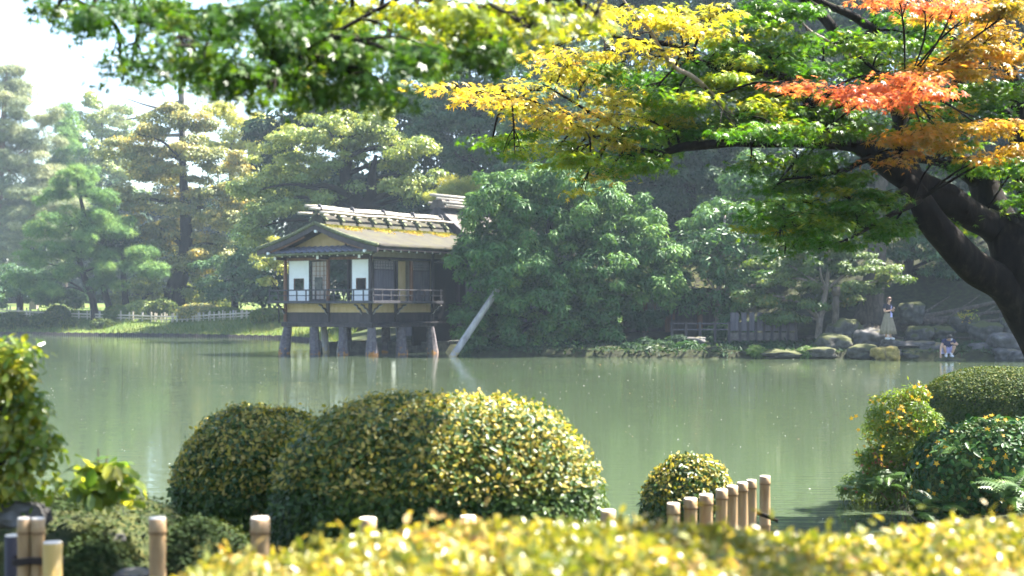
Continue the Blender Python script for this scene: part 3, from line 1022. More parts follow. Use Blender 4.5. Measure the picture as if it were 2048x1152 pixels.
th('eave_purlin', MB().bar((px0 + .1, -.62, 4.145 + .08), (px1 - .2, -.62, 4.145 + .08), .07, .05), 'wood_dark')

# ridge: bark-covered cap, cross blocks, long bamboo poles lashed on top, moss along its foot
RC = empty('ridge', (0, 0, 0)); RC.parent = TH
th('ridge_cap', MB().prism([(XC - .44, ZR - .12), (XC + .44, ZR - .12), (XC + .27, ZR + .14), (XC + .12, ZR + .28), (XC - .12, ZR + .28), (XC - .27, ZR + .14)], 'y', Y0 + .05, 7.9), 'bark_roof', RC, label='bark covered ridge cap')
for k in range(9):
    y = Y0 + .2 + (8.0 - Y0) * k / 8.6
    for s in (-1, 1):
        th('ridge_block', MB().bar((XC + s * .05, y, ZR + .42), (XC + s * .5, y, ZR + .02), .12, .10), 'moss_edge', RC)
    th('ridge_block', MB().bar((XC - .32, y, ZR + .40), (XC + .32, y, ZR + .40), .10, .10), 'wood_dark', RC)
def ridge_pole(x, y0, y1, z, r):
    o = th('ridge_pole', MB().tube([(x, y0 + (y1 - y0) * t / 12, z + .02 * math.sin(t * 1.3)) for t in range(13)], [r * (1 - .02 * t) for t in range(13)], 10), 'bamboo_pale', RC, smooth=True)
    return o
ridge_pole(XC - .07, Y0 - .55, 7.7, ZR + .62, .07)
ridge_pole(XC + .09, Y0 - .45, 7.7, ZR + .52, .065)
ridge_pole(XC + .42, Y0 - .15, 8.0, ZR + .36, .06)
ridge_pole(XC - .46, Y0 - .55, 8.0, ZR + .34, .06)
for k in range(9):
    y = Y0 + .2 + (8.0 - Y0) * k / 8.6
    th('lashing', MB().tube([(XC + .01, y - .03, ZR + .58), (XC + .01, y + .03, ZR + .58)], .165, 8), 'wood_rail', RC) if k % 2 == 0 else None
# moss growing along the ridge foot and the gable verge
n = 5200
yy = rng.uniform(Y0, 7.9, n)
xx = XC + .5 + np.abs(rng.normal(0, .16, n)) * (1 + .6 * np.sin(yy * 3.1))
zz = np.array([slope(a, XE1, ZE, ZR) for a in xx]) + .02
tint = np.clip(.25 + 1.6 * (xx - XC - .5) + rng.normal(0, .2, n), 0, 1)
me = leaves_mesh('ridge_moss', np.stack([xx, yy, zz], 1), rand_dir(n) * .7 + np.array([0, 0, 1]), rand_dir(n), rng.uniform(.05, .13, n), tint, T_DIAMOND, L['roof_moss'])
o = link('ridge_moss', me, RC); o['kind'] = 'stuff'

# ------------------------------------------------------------------ the higher roof behind
RP = empty('rear_building', TH_O + Vector((0, 0, 0)), 'taller bark-roofed building behind the teahouse, its ridge poles half hidden by the round evergreen', 'building', rz=R(-35))
RXC, RY0, RY1 = -2.85, 8.15, 15
def rp(name, mb, mat, parent=None, smooth=False):
    return mb.build(name, M[mat], parent or RP, smooth)
for s in (1, -1):
    mb = MB()
    vs, fs = [], []
    for j in range(2):
        y = (RY0, RY1)[j]
        for k in range(9):
            t = k / 8
            x = RXC + s * 3.9 * t
            z = 6.85 - 2.75 * t * (1.28 - .28 * t)
            vs.append((x, y, z)); vs.append((x, y, z - .16))
    for k in range(8):
        a = k * 2
        fs += [(a, a + 2, 18 + a + 2, 18 + a), (a + 1, 18 + a + 1, 18 + a + 3, a + 3), (a, a + 1, a + 3, a + 2), (18 + a, 18 + a + 2, 18 + a + 3, 18 + a + 1)]
    mb.add(vs, fs)
    rp('roof_slope', mb, 'roof_grey', smooth=False)
    mb = MB()
    for k in range(8):
        a, b = vs[k * 2], vs[k * 2 + 2]
        mb.bar((a[0], RY0 - .06, a[2] - .2), (b[0], RY0 - .06, b[2] - .2), .1, .3)
    rp('bargeboard', mb, 'wood_dark')
rp('gable_wall', MB().prism([(RXC - 3.0, 4.2), (RXC + 3.0, 4.2), (RXC, 6.5)], 'y', RY0 + .5, RY0 + .6), 'wood_dark')
rp('wall', MB().box(RXC - 3, RXC + 3, RY0 + .5, RY1 - .5, .3, 4.25), 'wood_board')
rp('ridge_cap', MB().prism([(RXC - .5, 6.7), (RXC + .5, 6.7), (RXC + .25, 7.12), (RXC - .25, 7.12)], 'y', RY0 - .05, RY1), 'roof_grey')
for dx, dz, e in ((0, 7.32, .55), (.16, 7.16, .3), (.42, 6.98, .1), (.55, 6.82, .05), (-.4, 6.98, .2)):
    rp('ridge_pole', MB().tube([(RXC + dx, RY0 - e, dz), (RXC + dx, RY1, dz)], .08 if dz > 7.2 else .06, 9), 'bamboo_pale', smooth=True)
for k in range(6):
    y = RY0 + .2 + k * 1.15
    rp('ridge_block', MB().box(RXC - .45, RXC + .45, y, y + .12, 6.98, 7.1), 'wood_dark')

# stone retaining wall behind the pillars
rw = empty('retaining_wall', (-5.2, 63.9, 0), 'low dark stone retaining wall at the waterline behind the teahouse pillars', 'wall')
rw['kind'] = 'thing'
for k in range(9):
    x0 = -3.4 + k * .72
    MB().box(x0, x0 + .705, -.2 - .02 * (k % 3), .3, -.6, .46 + .03 * ((k * 7) % 3)).build('block', M['wall_stone'], rw, bevel=.03)
# low outdoor step with a railing in the recess behind the teahouse
vr = empty('veranda', P(884, 640, 66), 'dark wooden veranda with a low railing beyond the right end of the teahouse', 'veranda')
for k in range(4):
    MB().box(-.7 + k * .55, -.66 + k * .55, -.02, .02, -.1, .75).build('post', M['wood_rail'], vr)
for z in (.72, .42, .1):
    MB().box(-.8, 1.5, -.03, .03, z, z + .05).build('rail', M['wood_rail'], vr)
MB().box(-.9, 1.7, .0, 2.2, -.25, -.1).build('deck', M['wood_dark'], vr)

# leaning prop log
a, b = P(905, 714, 58.2), P(1000, 572, 59.0)
c = a + (b - a) * 1.2 + Vector((0, .4, 0))
lg = MB().tube([a + (a - b) * .15, a, a + (b - a) * .3, a + (b - a) * .65, b, c], [.15, .15, .145, .135, .125, .12], 14, True, .05)
o = lg.build('prop_log', M['wood_grey'], None, True)
tag(o, 'long bare grey log leaning out of the water into the round evergreen', 'log')

# ------------------------------------------------------------------ trees beyond the water
LEAFSCALE = 3.2


def px_blobs(blobs, D, depth=1.0, doff=0.0):
    out = []
    m = D / FPX
    for b in blobs:
        d = D + doff + (b[4] if len(b) > 4 else rng.uniform(-.5, .5) * b[2] * m)
        c = P(b[0], b[1], d)
        k = d / FPX
        out.append(((c.x, c.y, c.z), (b[2] * k, max(b[2], b[3]) * k * depth, b[3] * k)))
    return out


def trunk_mesh(path, limbs, seg=9):
    """one trunk with its limbs grown from inside it"""
    mb = MB()
    pp = spline([(*p, r) for p, r in path], 4)
    mb.tube([q[:3] for q in pp], [q[3] for q in pp], seg, True, .12)
    for (p0, r0, p1, r1) in limbs:
        p0, p1 = Vector(p0), Vector(p1)
        mid = (p0 + p1) / 2 + Vector((random.uniform(-.1, .1), random.uniform(-.1, .1), random.uniform(-.02, .16))) * (p1 - p0).length
        q = spline([(*p0, r0), (*mid, (r0 + r1) / 2), (*p1, r1)], 4)
        mb.tube([v[:3] for v in q], [v[3] for v in q], 6, True, .1)
    return mb


def bg_tree(name, label, D, path, blobs, leaf, size=.2, dens=2.0, clump=.75, flat=.55, template=T_DIAMOND, bark='bark', cat='tree', group='trees round the pond', limbs=9, depth=.9, up=.75, jit=.6, doff=0, r_limb=.12, sub=None, fill=1.45):
    """path: [(px, py, radius)], blobs: [(px, py, rx, ry)] read off the photograph at distance D and built at full size there"""
    pts = [(P(a, b, D), r) for a, b, r in path]
    base = pts[0][0].copy()
    g0 = gz(base.x, base.y)
    if base.z > g0 - .1:
        base.z = g0 - .25
        pts = [(base, path[0][2] * 1.15)] + pts
    root = empty(name, base, label, cat, group)
    blobs = [(b[0], b[1], b[2] * (1 + .12 * (fill - 1)), b[3] * fill) + tuple(b[4:]) for b in blobs]
    flat = min(1, flat * (.5 + .5 * fill))
    wb = px_blobs(blobs, D, depth, doff)
    loc = [(p - base, r) for p, r in pts]
    lm = []
    ch = list(range(len(wb))); random.shuffle(ch)
    for i in ch[:limbs]:
        c = Vector(wb[i][0]) - base
        # leave the trunk below the clump
        best = min(range(1, len(loc)), key=lambda k: abs(loc[k][0].z - (c.z - .6)) + .2 * (loc[k][0] - c).length)
        p0, r0 = loc[best]
        lm.append((p0, min(r0 * .7, r_limb), c, .03))
    trunk_mesh(loc, lm).build('trunk', M[bark], root, True)
    sp = size * FPX / D
    area = sum(math.pi * b[2] * b[3] for b in blobs)
    n = int(LEAFSCALE * dens * area / (sp * sp * .30))
    f = foliage('crown', wb, n, size, L[leaf], template, clump, flat, up, .45, root, base, jit)
    if sub:
        for (lf, bl, dn, lab) in sub:
            wb2 = px_blobs(bl, D - .4, depth)
            n2 = int(LEAFSCALE * dn * sum(math.pi * b[2] * b[3] for b in bl) / (sp * sp * .30))
            o2 = foliage('crown', wb2, n2, size, L[lf], template, clump, flat, up, .45, root, base, jit)
            o2['label'] = lab
    return root


GRP_L = 'trees on the far bank left of the teahouse'
GRP_R = 'trees on the far bank right of the teahouse'
bg_tree('pine_tree', 'tiered blue-green pine with a bent trunk standing at the far waterline', 107, [(190, 632, .3), (183, 590, .26), (165, 545, .22), (158, 505, .2), (170, 450, .17), (160, 390, .12), (152, 340, .06)],
        [(150, 344, 28, 12), (156, 372, 58, 14), (120, 398, 40, 12), (196, 398, 46, 13), (140, 432, 74, 13), (214, 436, 50, 13), (92, 462, 46, 12), (170, 470, 70, 13), (236, 462, 34, 12), (110, 498, 56, 14), (190, 506, 70, 13), (262, 506, 50, 13), (62, 520, 42, 13), (230, 536, 70, 13), (306, 540, 40, 11), (130, 544, 56, 13), (60, 560, 44, 12), (216, 566, 46, 9), (100, 582, 50, 10)],
        'pine', .36, 2.6, .7, .5, T_NEEDLE, 'bark_dark', group=GRP_L, limbs=14, fill=1.15, r_limb=.1)
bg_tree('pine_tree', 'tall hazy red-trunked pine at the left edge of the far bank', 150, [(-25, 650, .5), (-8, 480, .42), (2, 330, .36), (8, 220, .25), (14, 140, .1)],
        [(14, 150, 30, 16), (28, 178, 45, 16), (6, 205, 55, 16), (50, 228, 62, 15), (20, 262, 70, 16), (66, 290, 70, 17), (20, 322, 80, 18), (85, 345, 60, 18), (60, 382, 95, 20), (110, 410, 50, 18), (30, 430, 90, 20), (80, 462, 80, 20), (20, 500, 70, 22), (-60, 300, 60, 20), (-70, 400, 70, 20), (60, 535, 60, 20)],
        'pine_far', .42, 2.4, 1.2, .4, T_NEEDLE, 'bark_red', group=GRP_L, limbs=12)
bg_tree('pine_tree', 'small blue-green pine top showing between the tall pine and the feathery tree', 160, [(130, 640, .3), (130, 400, .25), (128, 215, .08)],
        [(128, 225, 14, 10), (120, 248, 30, 14), (135, 275, 40, 16), (115, 305, 48, 18), (140, 340, 50, 20), (120, 385, 55, 25)], 'pine', .45, 2.2, 1.1, .5, T_NEEDLE, group=GRP_L, limbs=4)
bg_tree('feathery_tree', 'tall loose feathery tree against the white sky left of the golden tree', 180, [(205, 660, .4), (200, 430, .3), (203, 300, .18), (205, 205, .06)],
        [(190, 204, 26, 14), (205, 230, 34, 16), (170, 246, 30, 16), (240, 216, 26, 10), (225, 272, 42, 22), (170, 290, 45, 24), (250, 250, 24, 10), (190, 330, 55, 28), (240, 330, 48, 28), (150, 360, 50, 34), (210, 390, 60, 34), (250, 420, 60, 40)], 'oak', .26, 1.5, .9, .5, bark='bark', group=GRP_L)
# a nearly bare giant pine far behind
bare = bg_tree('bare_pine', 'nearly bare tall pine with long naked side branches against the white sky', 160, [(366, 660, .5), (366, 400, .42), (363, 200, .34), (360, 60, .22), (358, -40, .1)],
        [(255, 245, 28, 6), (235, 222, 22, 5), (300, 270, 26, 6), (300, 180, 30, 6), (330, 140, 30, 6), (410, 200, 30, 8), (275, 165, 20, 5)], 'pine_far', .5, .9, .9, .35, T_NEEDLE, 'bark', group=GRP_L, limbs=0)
for seq in (((363, 205, .34), (330, 213, .26), (300, 226, .2), (272, 236, .12), (240, 240, .04)), ((318, 217, .16), (285, 208, .1), (250, 196, .04)), ((362, 150, .25), (325, 165, .16), (290, 160, .1), (262, 150, .04)), ((364, 270, .26), (320, 272, .18), (285, 282, .06)),
            ((365, 245, .2), (335, 258, .14), (300, 268, .05)), ((363, 120, .2), (400, 130, .14), (440, 110, .05)), ((300, 226, .1), (280, 250, .06), (262, 262, .03)), ((340, 160, .1), (310, 130, .06), (285, 118, .03))):
    q = spline([(*(P(a, b_, 160) - bare.location), r) for a, b_, r in seq], 4)
    MB().tube([v[:3] for v in q], [v[3] for v in q], 6).build('branch', M['bark'], bare, True)
bg_tree('golden_tree', 'broad tree with golden tipped tiers of leaves and a thick dark trunk', 112, [(345, 640, .95), (352, 575, .8), (372, 500, .55), (370, 420, .4), (365, 320, .25), (362, 240, .1)],
        [(360, 222, 48, 13), (330, 246, 40, 14), (395, 250, 46, 14), (275, 268, 46, 12), (250, 300, 42, 16), (310, 302, 55, 15), (380, 302, 60, 15), (440, 325, 60, 15), (285, 345, 65, 16), (360, 352, 70, 15), (425, 375, 75, 15), (255, 395, 55, 17), (330, 405, 70, 16), (400, 425, 70, 15), (460, 440, 50, 16), (290, 450, 60, 18), (370, 468, 75, 16), (300, 500, 55, 18), (440, 490, 60, 18), (400, 520, 70, 18), (480, 400, 40, 16)],
        'golden', .24, 2.6, .9, .42, bark='bark_dark', group=GRP_L, limbs=14, r_limb=.25)
bg_tree('lime_tree', 'yellow-green spreading tree between the golden tree and the pale oak', 130, [(462, 640, .4), (466, 430, .35), (462, 320, .25), (470, 250, .1)],
        [(430, 226, 45, 13), (485, 244, 55, 14), (540, 258, 45, 14), (440, 280, 48, 14), (512, 285, 60, 15), (470, 330, 50, 15), (550, 310, 48, 16), (520, 350, 55, 18), (500, 400, 50, 20), (560, 380, 50, 20)], 'lime_tree', .26, 1.9, .95, .42, group=GRP_L)
bg_tree('oak_tree', 'big pale green tree with a forked mossy trunk right behind the teahouse roof', 84, [(728, 470, .55), (722, 420, .5), (700, 385, .42), (690, 350, .33), (697, 312, .24), (672, 285, .12)],
        [(640, 244, 75, 15), (720, 232, 66, 13), (590, 280, 66, 17), (672, 278, 75, 16), (765, 262, 66, 15), (820, 300, 50, 16), (556, 322, 58, 18), (640, 326, 66, 17), (785, 316, 60, 16), (720, 300, 55, 14), (535, 372, 55, 18), (604, 372, 58, 17), (770, 372, 62, 14), (836, 352, 45, 16), (520, 420, 48, 18), (570, 416, 50, 17), (640, 396, 40, 14), (845, 395, 36, 14), (480, 390, 36, 16), (500, 460, 40, 22)],
        'oak', .19, 2.1, .7, .42, bark='bark_dark', group=GRP_L, limbs=16, r_limb=.2)
oakr = [o for o in bpy.data.objects if o.name == 'oak_tree'][0]
for seq in (((722, 425, .4), (742, 392, .34), (744, 350, .24), (752, 310, .12)), ((742, 400, .24), (775, 388, .17), (800, 380, .08)), ((700, 390, .24), (655, 372, .16), (612, 376, .07)), ((697, 312, .16), (740, 296, .1), (790, 290, .05))):
    q = spline([(*(P(a, b_, 83.2) - oakr.location), r) for a, b_, r in seq], 4)
    MB().tube([v[:3] for v in q], [v[3] for v in q], 8, True, .1).build('limb', M['bark_dark'], oakr, True)
bg_tree('blue_green_tree', 'tall blue-green tree with dark limbs rising behind the rear roof', 90, [(955, 470, .45), (945, 330, .38), (952, 220, .28), (925, 110, .15)],
        [(900, 50, 80, 26), (985, 62, 80, 28), (870, 118, 66, 22), (940, 130, 70, 22), (1000, 128, 55, 22), (846, 172, 56, 20), (915, 188, 70, 20), (985, 190, 60, 22), (870, 236, 66, 20), (950, 250, 70, 20), (835, 270, 44, 18), (900, 296, 72, 20), (985, 300, 62, 22), (920, 340, 60, 18), (1040, 230, 50, 26), (1050, 300, 55, 26), (1030, 360, 60, 26)],
        'bluegreen', .22, 1.9, .8, .45, bark='bark_dark', group=GRP_R, limbs=14, r_limb=.2)
bg_tree('round_shrub', 'pale green rounded pine shrub peeping over the rear roof ridge', 82, [(905, 430, .2), (905, 390, .1)], [(888, 384, 34, 13), (920, 374, 34, 13), (945, 366, 26, 10), (905, 396, 46, 12)], 'lime_tree', .26, 2.4, .6, .5, T_NEEDLE, cat='shrub', group=GRP_R, limbs=2)
bg_tree('grey_green_tree', 'soft grey-green tree filling the gap above the round evergreen', 80, [(1120, 480, .4), (1118, 350, .3), (1112, 240, .12)],
        [(1090, 190, 70, 24), (1060, 250, 70, 24), (1140, 240, 70, 26), (1100, 300, 80, 26), (1180, 300, 60, 28), (1230, 250, 60, 30), (1230, 330, 66, 28), (1070, 345, 66, 24), (1150, 350, 75, 26)], 'bluegreen', .2, 2.0, .75, .5, group=GRP_R)
# the big round evergreen at the water
bg_tree('round_evergreen', 'dense rounded evergreen overhanging the water beside the leaning log', 60.4, [(1090, 712, .3), (1088, 640, .25), (1095, 540, .2), (1100, 430, .12)],
        [(1100, 352, 80, 22), (1030, 380, 78, 24), (1170, 378, 84, 24), (1000, 424, 76, 28), (1090, 424, 90, 26), (1200, 424, 88, 26), (1270, 440, 56, 30), (960, 470, 66, 28), (1050, 480, 90, 28), (1150, 480, 90, 28), (1245, 490, 76, 28), (1310, 500, 46, 32), (950, 524, 56, 24), (1030, 534, 80, 26), (1120, 540, 84, 28), (1215, 544, 80, 26), (1300, 556, 54, 26), (990, 584, 60, 24), (1080, 596, 84, 26), (1170, 600, 70, 26), (1240, 606, 44, 22), (944, 630, 44, 20), (1010, 640, 66, 24), (1100, 650, 80, 24), (1180, 652, 60, 24), (950, 676, 44, 18), (1030, 688, 66, 16), (1120, 690, 70, 14), (1200, 684, 44, 18), (930, 706, 30, 7), (1340, 590, 26, 18), (1330, 530, 36, 26), (1012, 556, 40, 15, -1.9), (985, 500, 50, 20, -1.5), (1060, 520, 50, 20, -2), (1040, 600, 40, 16, -1.2)],
        'evergreen', .25, 4.6, .38, .6, T_LONG, bark='bark_dark', group=GRP_R, limbs=18, depth=1.25, jit=.5, fill=1.7)
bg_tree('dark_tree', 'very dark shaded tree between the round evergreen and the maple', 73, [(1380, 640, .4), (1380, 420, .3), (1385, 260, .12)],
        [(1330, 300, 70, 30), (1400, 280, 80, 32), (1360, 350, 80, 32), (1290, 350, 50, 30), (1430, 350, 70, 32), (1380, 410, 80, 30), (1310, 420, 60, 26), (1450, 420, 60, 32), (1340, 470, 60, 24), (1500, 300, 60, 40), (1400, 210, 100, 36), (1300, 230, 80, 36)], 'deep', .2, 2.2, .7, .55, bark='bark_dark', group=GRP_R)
bg_tree('conical_tree', 'soft upright mid-green tree standing in front of the dark tree', 68, [(1510, 640, .25), (1508, 460, .2), (1500, 330, .05)],
        [(1500, 335, 22, 16), (1492, 362, 38, 18), (1520, 384, 50, 20), (1480, 400, 50, 20), (1560, 400, 50, 22), (1530, 430, 66, 22), (1470, 440, 44, 20), (1590, 440, 50, 24)], 'evergreen', .18, 2.2, .55, .55, group=GRP_R, limbs=5)
bg_tree('loquat_tree', 'open tree with long glossy whorled leaves right of the round evergreen', 61.5, [(1440, 690, .16), (1436, 600, .13), (1444, 520, .1), (1450, 430, .05)],
        [(1440, 424, 60, 15), (1396, 452, 48, 17), (1496, 438, 56, 17), (1376, 500, 42, 24), (1446, 486, 56, 22), (1510, 486, 46, 20), (1404, 546, 48, 22), (1466, 548, 54, 22), (1420, 596, 50, 20), (1480, 604, 46, 20), (1440, 640, 46, 16), (1380, 600, 30, 18), (1360, 560, 26, 18), (1500, 650, 30, 12), (1540, 560, 30, 20)], 'glossy', .30, 2.8, .42, .6, T_LONG, bark='bark_pale', group=GRP_R, limbs=13, jit=.45, r_limb=.07)
bg_tree('tiered_maple', 'flat tiered pale green maple spreading over the low fence and the path', 58.5, [(1634, 700, .15), (1640, 640, .13), (1652, 580, .1), (1660, 510, .06)],
        [(1600, 490, 76, 9), (1680, 506, 66, 9), (1556, 522, 56, 9), (1640, 536, 86, 10), (1722, 538, 66, 9), (1775, 556, 34, 7), (1560, 562, 66, 9), (1650, 572, 86, 9), (1732, 574, 46, 8), (1536, 600, 56, 9), (1620, 606, 76, 9), (1500, 590, 40, 9), (1580, 636, 50, 8), (1690, 600, 40, 8), (1640, 470, 60, 9), (1545, 640, 36, 8)], 'soft_maple', .13, 4.2, .42, .3, bark='bark_pale', group=GRP_R, limbs=15, depth=1.1, r_limb=.06)
bg_tree('hillside_tree', 'mid green tree leaning over the rocky slope above the standing woman', 63, [(1800, 620, .3), (1815, 540, .25), (1830, 450, .1)],
        [(1830, 420, 66, 20), (1770, 450, 60, 18), (1890, 450, 60, 22), (1830, 476, 66, 16), (1790, 506, 56, 13), (1866, 510, 60, 14), (1840, 546, 50, 10), (1900, 548, 36, 12), (1700, 440, 60, 20), (1720, 480, 50, 14), (1930, 500, 40, 22), (1960, 440, 50, 30)], 'bluegreen', .17, 2.3, .5, .4, bark='bark_dark', group=GRP_R, limbs=10, r_limb=.1)
for i, (px, D, lab, lf) in enumerate((
        (1130, 96, 'tall dark cedar farthest left of the wood behind the orange maple', 'bluegreen'), (1250, 86, 'tall dark cedar behind the yellow maple sprays', 'deep'), (1370, 92, 'tall dark cedar second behind the yellow maple sprays', 'deep'), (1490, 84, 'tall dark cedar with bright gaps behind the green maple boughs', 'deep'),
        (1620, 90, 'tall dark cedar above the tiered maple', 'deep'), (1750, 82, 'tall dark cedar behind the red maple spray', 'deep'), (1880, 88, 'tall dark cedar behind the orange maple sprays', 'deep'), (2010, 80, 'tall dark cedar behind the maple trunk', 'deep'), (2150, 74, 'tall dark cedar at the right edge of the slope', 'deep'))):
    bl = []
    for k in range(8):
        w = 56 + 50 * min(1, k / 3.5)
        y = -130 + 68 * k
        bl.append((px + random.uniform(-30, 30), y, w, 30))
        bl.append((px + random.uniform(-60, 60), y + 34, w * .8, 26))
    bg_tree('cedar_tree', lab, D, [(px, 640, .36), (px + 14, 380, .32), (px - 10, 120, .24), (px, -110, .08)], bl, lf, .24, 1.3, .95, .5, bark='bark', group='tall cedars in the wood behind', limbs=8, r_limb=.14)
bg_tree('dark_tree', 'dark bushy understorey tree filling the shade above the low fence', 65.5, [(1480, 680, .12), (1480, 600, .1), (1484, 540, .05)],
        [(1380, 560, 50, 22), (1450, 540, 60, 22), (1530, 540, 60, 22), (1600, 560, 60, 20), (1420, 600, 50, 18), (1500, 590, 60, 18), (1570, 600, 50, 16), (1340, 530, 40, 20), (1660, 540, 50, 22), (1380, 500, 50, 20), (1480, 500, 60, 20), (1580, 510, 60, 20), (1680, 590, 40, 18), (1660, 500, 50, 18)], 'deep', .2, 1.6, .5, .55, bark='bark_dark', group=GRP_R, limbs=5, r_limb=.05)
# the wood that closes the view
fw = []
for k in range(26):
    fw.append((-120 + k * 26, 520 + 30 * math.sin(k), 50, 70)); fw.append((-120 + k * 26, 440 + 40 * math.sin(k * 2.3), 50, 60)); fw.append((-120 + k * 26, 590, 50, 40))
wbl = px_blobs(fw, 170, .5)
for px in range(560, 2300, 40):
    wbl += px_blobs([(px, 250 + 50 * math.sin(px), 60, 90), (px + 20, 420, 60, 90), (px, 560, 60, 60)], 104, .6)
for px in range(1000, 2300, 60):
    wbl += px_blobs([(px, 40 + 30 * math.sin(px * 2), 60, 80)], 106, .6)
fo = foliage('far_wood', wbl, 300000, .5, L['deep'], T_DIAMOND, 1.3, .8, .75, .45)
tag(fo, 'far dark wood closing the view behind all the separate trees', 'wood', kind='stuff')
# trees just outside the view to the right; they shade the slope
for px, D, lab in ((2330, 66, 'dense tree beyond the right edge halfway up the slope'), (2420, 60, 'dense tree beyond the right edge nearest the water'), (2560, 72, 'dense tree farthest beyond the right edge'), (2350, 80, 'dense tree beyond the right edge at the top of the slope')):
    bl = [(px + random.uniform(-70, 70), y, 150, 60) for y in range(-260, 420, 85)]
    bg_tree('shade_tree', lab, D, [(px, 620, .4), (px, 200, .3), (px, -150, .1)], bl, 'deep', .45, 1.3, 1.1, .5, bark='bark_dark', group='trees beyond the right edge', limbs=4)

# leaning trunks behind the far fence, undergrowth and clipped bushes there
for lab, D, path, bl, lf in (
        ('dark leaning trunk with a thin crown just right of the black pine', 109, [(222, 625, .3), (210, 585, .26), (200, 540, .2), (195, 500, .1)], [(190, 470, 50, 18), (220, 500, 40, 14)], 'deep'),
        ('second dark trunk right of the black pine', 109, [(252, 622, .28), (250, 585, .25), (246, 540, .2), (250, 480, .1)], [(250, 480, 46, 18), (280, 510, 40, 16)], 'deep'),
        ('thin pale sapling with yellow leaves at the left end of the balcony', 97, [(558, 640, .06), (556, 590, .05), (550, 545, .04), (560, 500, .02)], [(540, 480, 26, 8), (562, 500, 16, 8), (528, 520, 26, 10), (560, 540, 16, 7), (540, 556, 24, 9), (515, 475, 14, 6)], 'lime_tree'),
        ('bushy blue-green tree behind the fence left of the teahouse', 108, [(470, 640, .3), (470, 560, .25), (475, 500, .1)], [(450, 540, 56, 22), (510, 530, 56, 24), (480, 575, 66, 20), (540, 580, 46, 20), (430, 580, 40, 18), (500, 490, 50, 22)], 'bluegreen'),
        ('low dark tree behind the fence under the tall pine', 112, [(40, 640, .3), (40, 570, .2)], [(20, 560, 50, 22), (80, 570, 50, 20), (60, 590, 60, 16), (120, 590, 46, 16), (-20, 590, 50, 20), (160, 600, 40, 12)], 'bluegreen'),
        ('low rounded green tree behind the fence under the golden tree', 112, [(290, 640, .3), (290, 590, .2)], [(280, 575, 50, 20), (320, 590, 46, 16), (230, 596, 40, 12), (400, 580, 50, 20), (440, 600, 40, 12)], 'oak')):
    bg_tree('small_tree', lab, D, path, bl, lf, .2, 1.8, .6, .5, bark='bark_dark', group=GRP_L, limbs=4, r_limb=.08)


def ground_bush(lab, px, py, rx, ry, D, leaf, n, size, name='bush', group='clipped bushes on the far bank', template=T_DIAMOND):
    c = P(px, py, D)
    k = D / FPX
    root = empty(name, (c.x, c.y, gz(c.x, c.y) - .05), lab, 'bush', group)
    dome_into(root, (c.x, c.y, root.location.z + ry * k * .62), (rx * k, rx * k * .8, ry * k * 1.15), n, size, leaf, template, 2.3)
    return root


def core_mesh(center, r, p, origin, seg=20, ring=12, s=.86):
    vs, fs = [], []
    for i in range(ring + 1):
        th_ = math.pi * i / ring
        for j in range(seg):
            ph = 2 * math.pi * j / seg
            d = np.array([math.sin(th_) * math.cos(ph), math.sin(th_) * math.sin(ph), math.cos(th_)])
            q = d / (np.sum(np.abs(d) ** p) ** (1 / p))
            vs.append(tuple(np.array(center) - np.array(origin) + q * np.array(r) * s))
    for i in range(ring):
        for j in range(seg):
            a, b2 = i * seg + j, i * seg + (j + 1) % seg
            fs.append((a, b2, b2 + seg, a + seg))
    m = MB(); m.add(vs, fs)
    return m


def dome_points(center, r, n, p=2.5, lo=-.55, rough=.05, lump=.0):
    d = rand_dir(int(n * 1.6))
    d = d[d[:, 2] > lo][:n]
    q = d / (np.sum(np.abs(d) ** p, axis=1) ** (1 / p))[:, None]
    rr = 1 + rough * rng.normal(size=len(d)) - .10 * rng.uniform(size=len(d)) ** 3
    if lump:
        rr += lump * np.array([mnoise.noise(Vector(v * 2.3)) for v in d])
    pos = np.array(center) + q * np.array(r) * rr[:, None]
    nr = unit(q / np.array(r))
    return pos, nr


def dome_into(root, center, r, n, size, leaf, template=T_DIAMOND, p=2.5, rough=.04, lump=.05, name='foliage', core='twig', jit=.75):
    o = root.location
    pos, nr = dome_points(center, r, n, p, -.6, rough, lump)
    k = len(pos)
    cl = np.array([.5 + .8 * mnoise.noise(Vector(v * (1.1 / max(r)) * 3)) for v in pos])
    tint = .45 * cl + .55 * rng.uniform(size=k)
    me = leaves_mesh(name, pos - np.array(o), unit(nr + jit * rand_dir(k) + np.array([0, 0, .2])), unit(nr * .6 + rand_dir(k)), size * rng.uniform(.65, 1.25, k), tint, template, L[leaf])
    f = link(name, me, root)
    core_mesh(center, r, p, o).build('branches', M[core], root, True)
    return f


for lab, px, py, rx, ry, D, lf in (
        ('dark clipped ball bush at the left edge of the far lawn', 25, 644, 29, 18, 104, 'clipped'), ('dark clipped bush second from the left on the far lawn', 88, 643, 26, 17, 103, 'clipped'), ('taller clipped bush touching the second dark bush', 116, 634, 22, 20, 104, 'clipped'), ('small low bush left of the black pine foot', 138, 651, 15, 10, 102, 'clipped'),
        ('pale clipped bush left of the middle of the far bank', 240, 636, 30, 14, 103, 'grass'), ('pale rounded bush beside the pale clipped bush', 283, 632, 30, 17, 103, 'oak'), ('grey-green clipped bush in the middle of the far bank', 326, 630, 28, 19, 102, 'clipped'), ('broad tan-topped bush on the far bank', 400, 640, 44, 16, 100, 'golden'), ('low pale bush near the stake edging', 450, 645, 30, 10, 99, 'grass'),
        ('low green bush on the bank just left of the teahouse', 540, 640, 36, 14, 95, 'grass'), ('small grey bush beside the black pine trunk', 205, 650, 22, 9, 101, 'clipped')):
    ground_bush(lab, px, py + 2, rx, ry * .9, D + 3.6, lf, 2600, .22)
hd = empty('yellow_hedge', P(380, 606, 115), 'low trimmed yellow hedge behind the far bamboo fence', 'hedge')
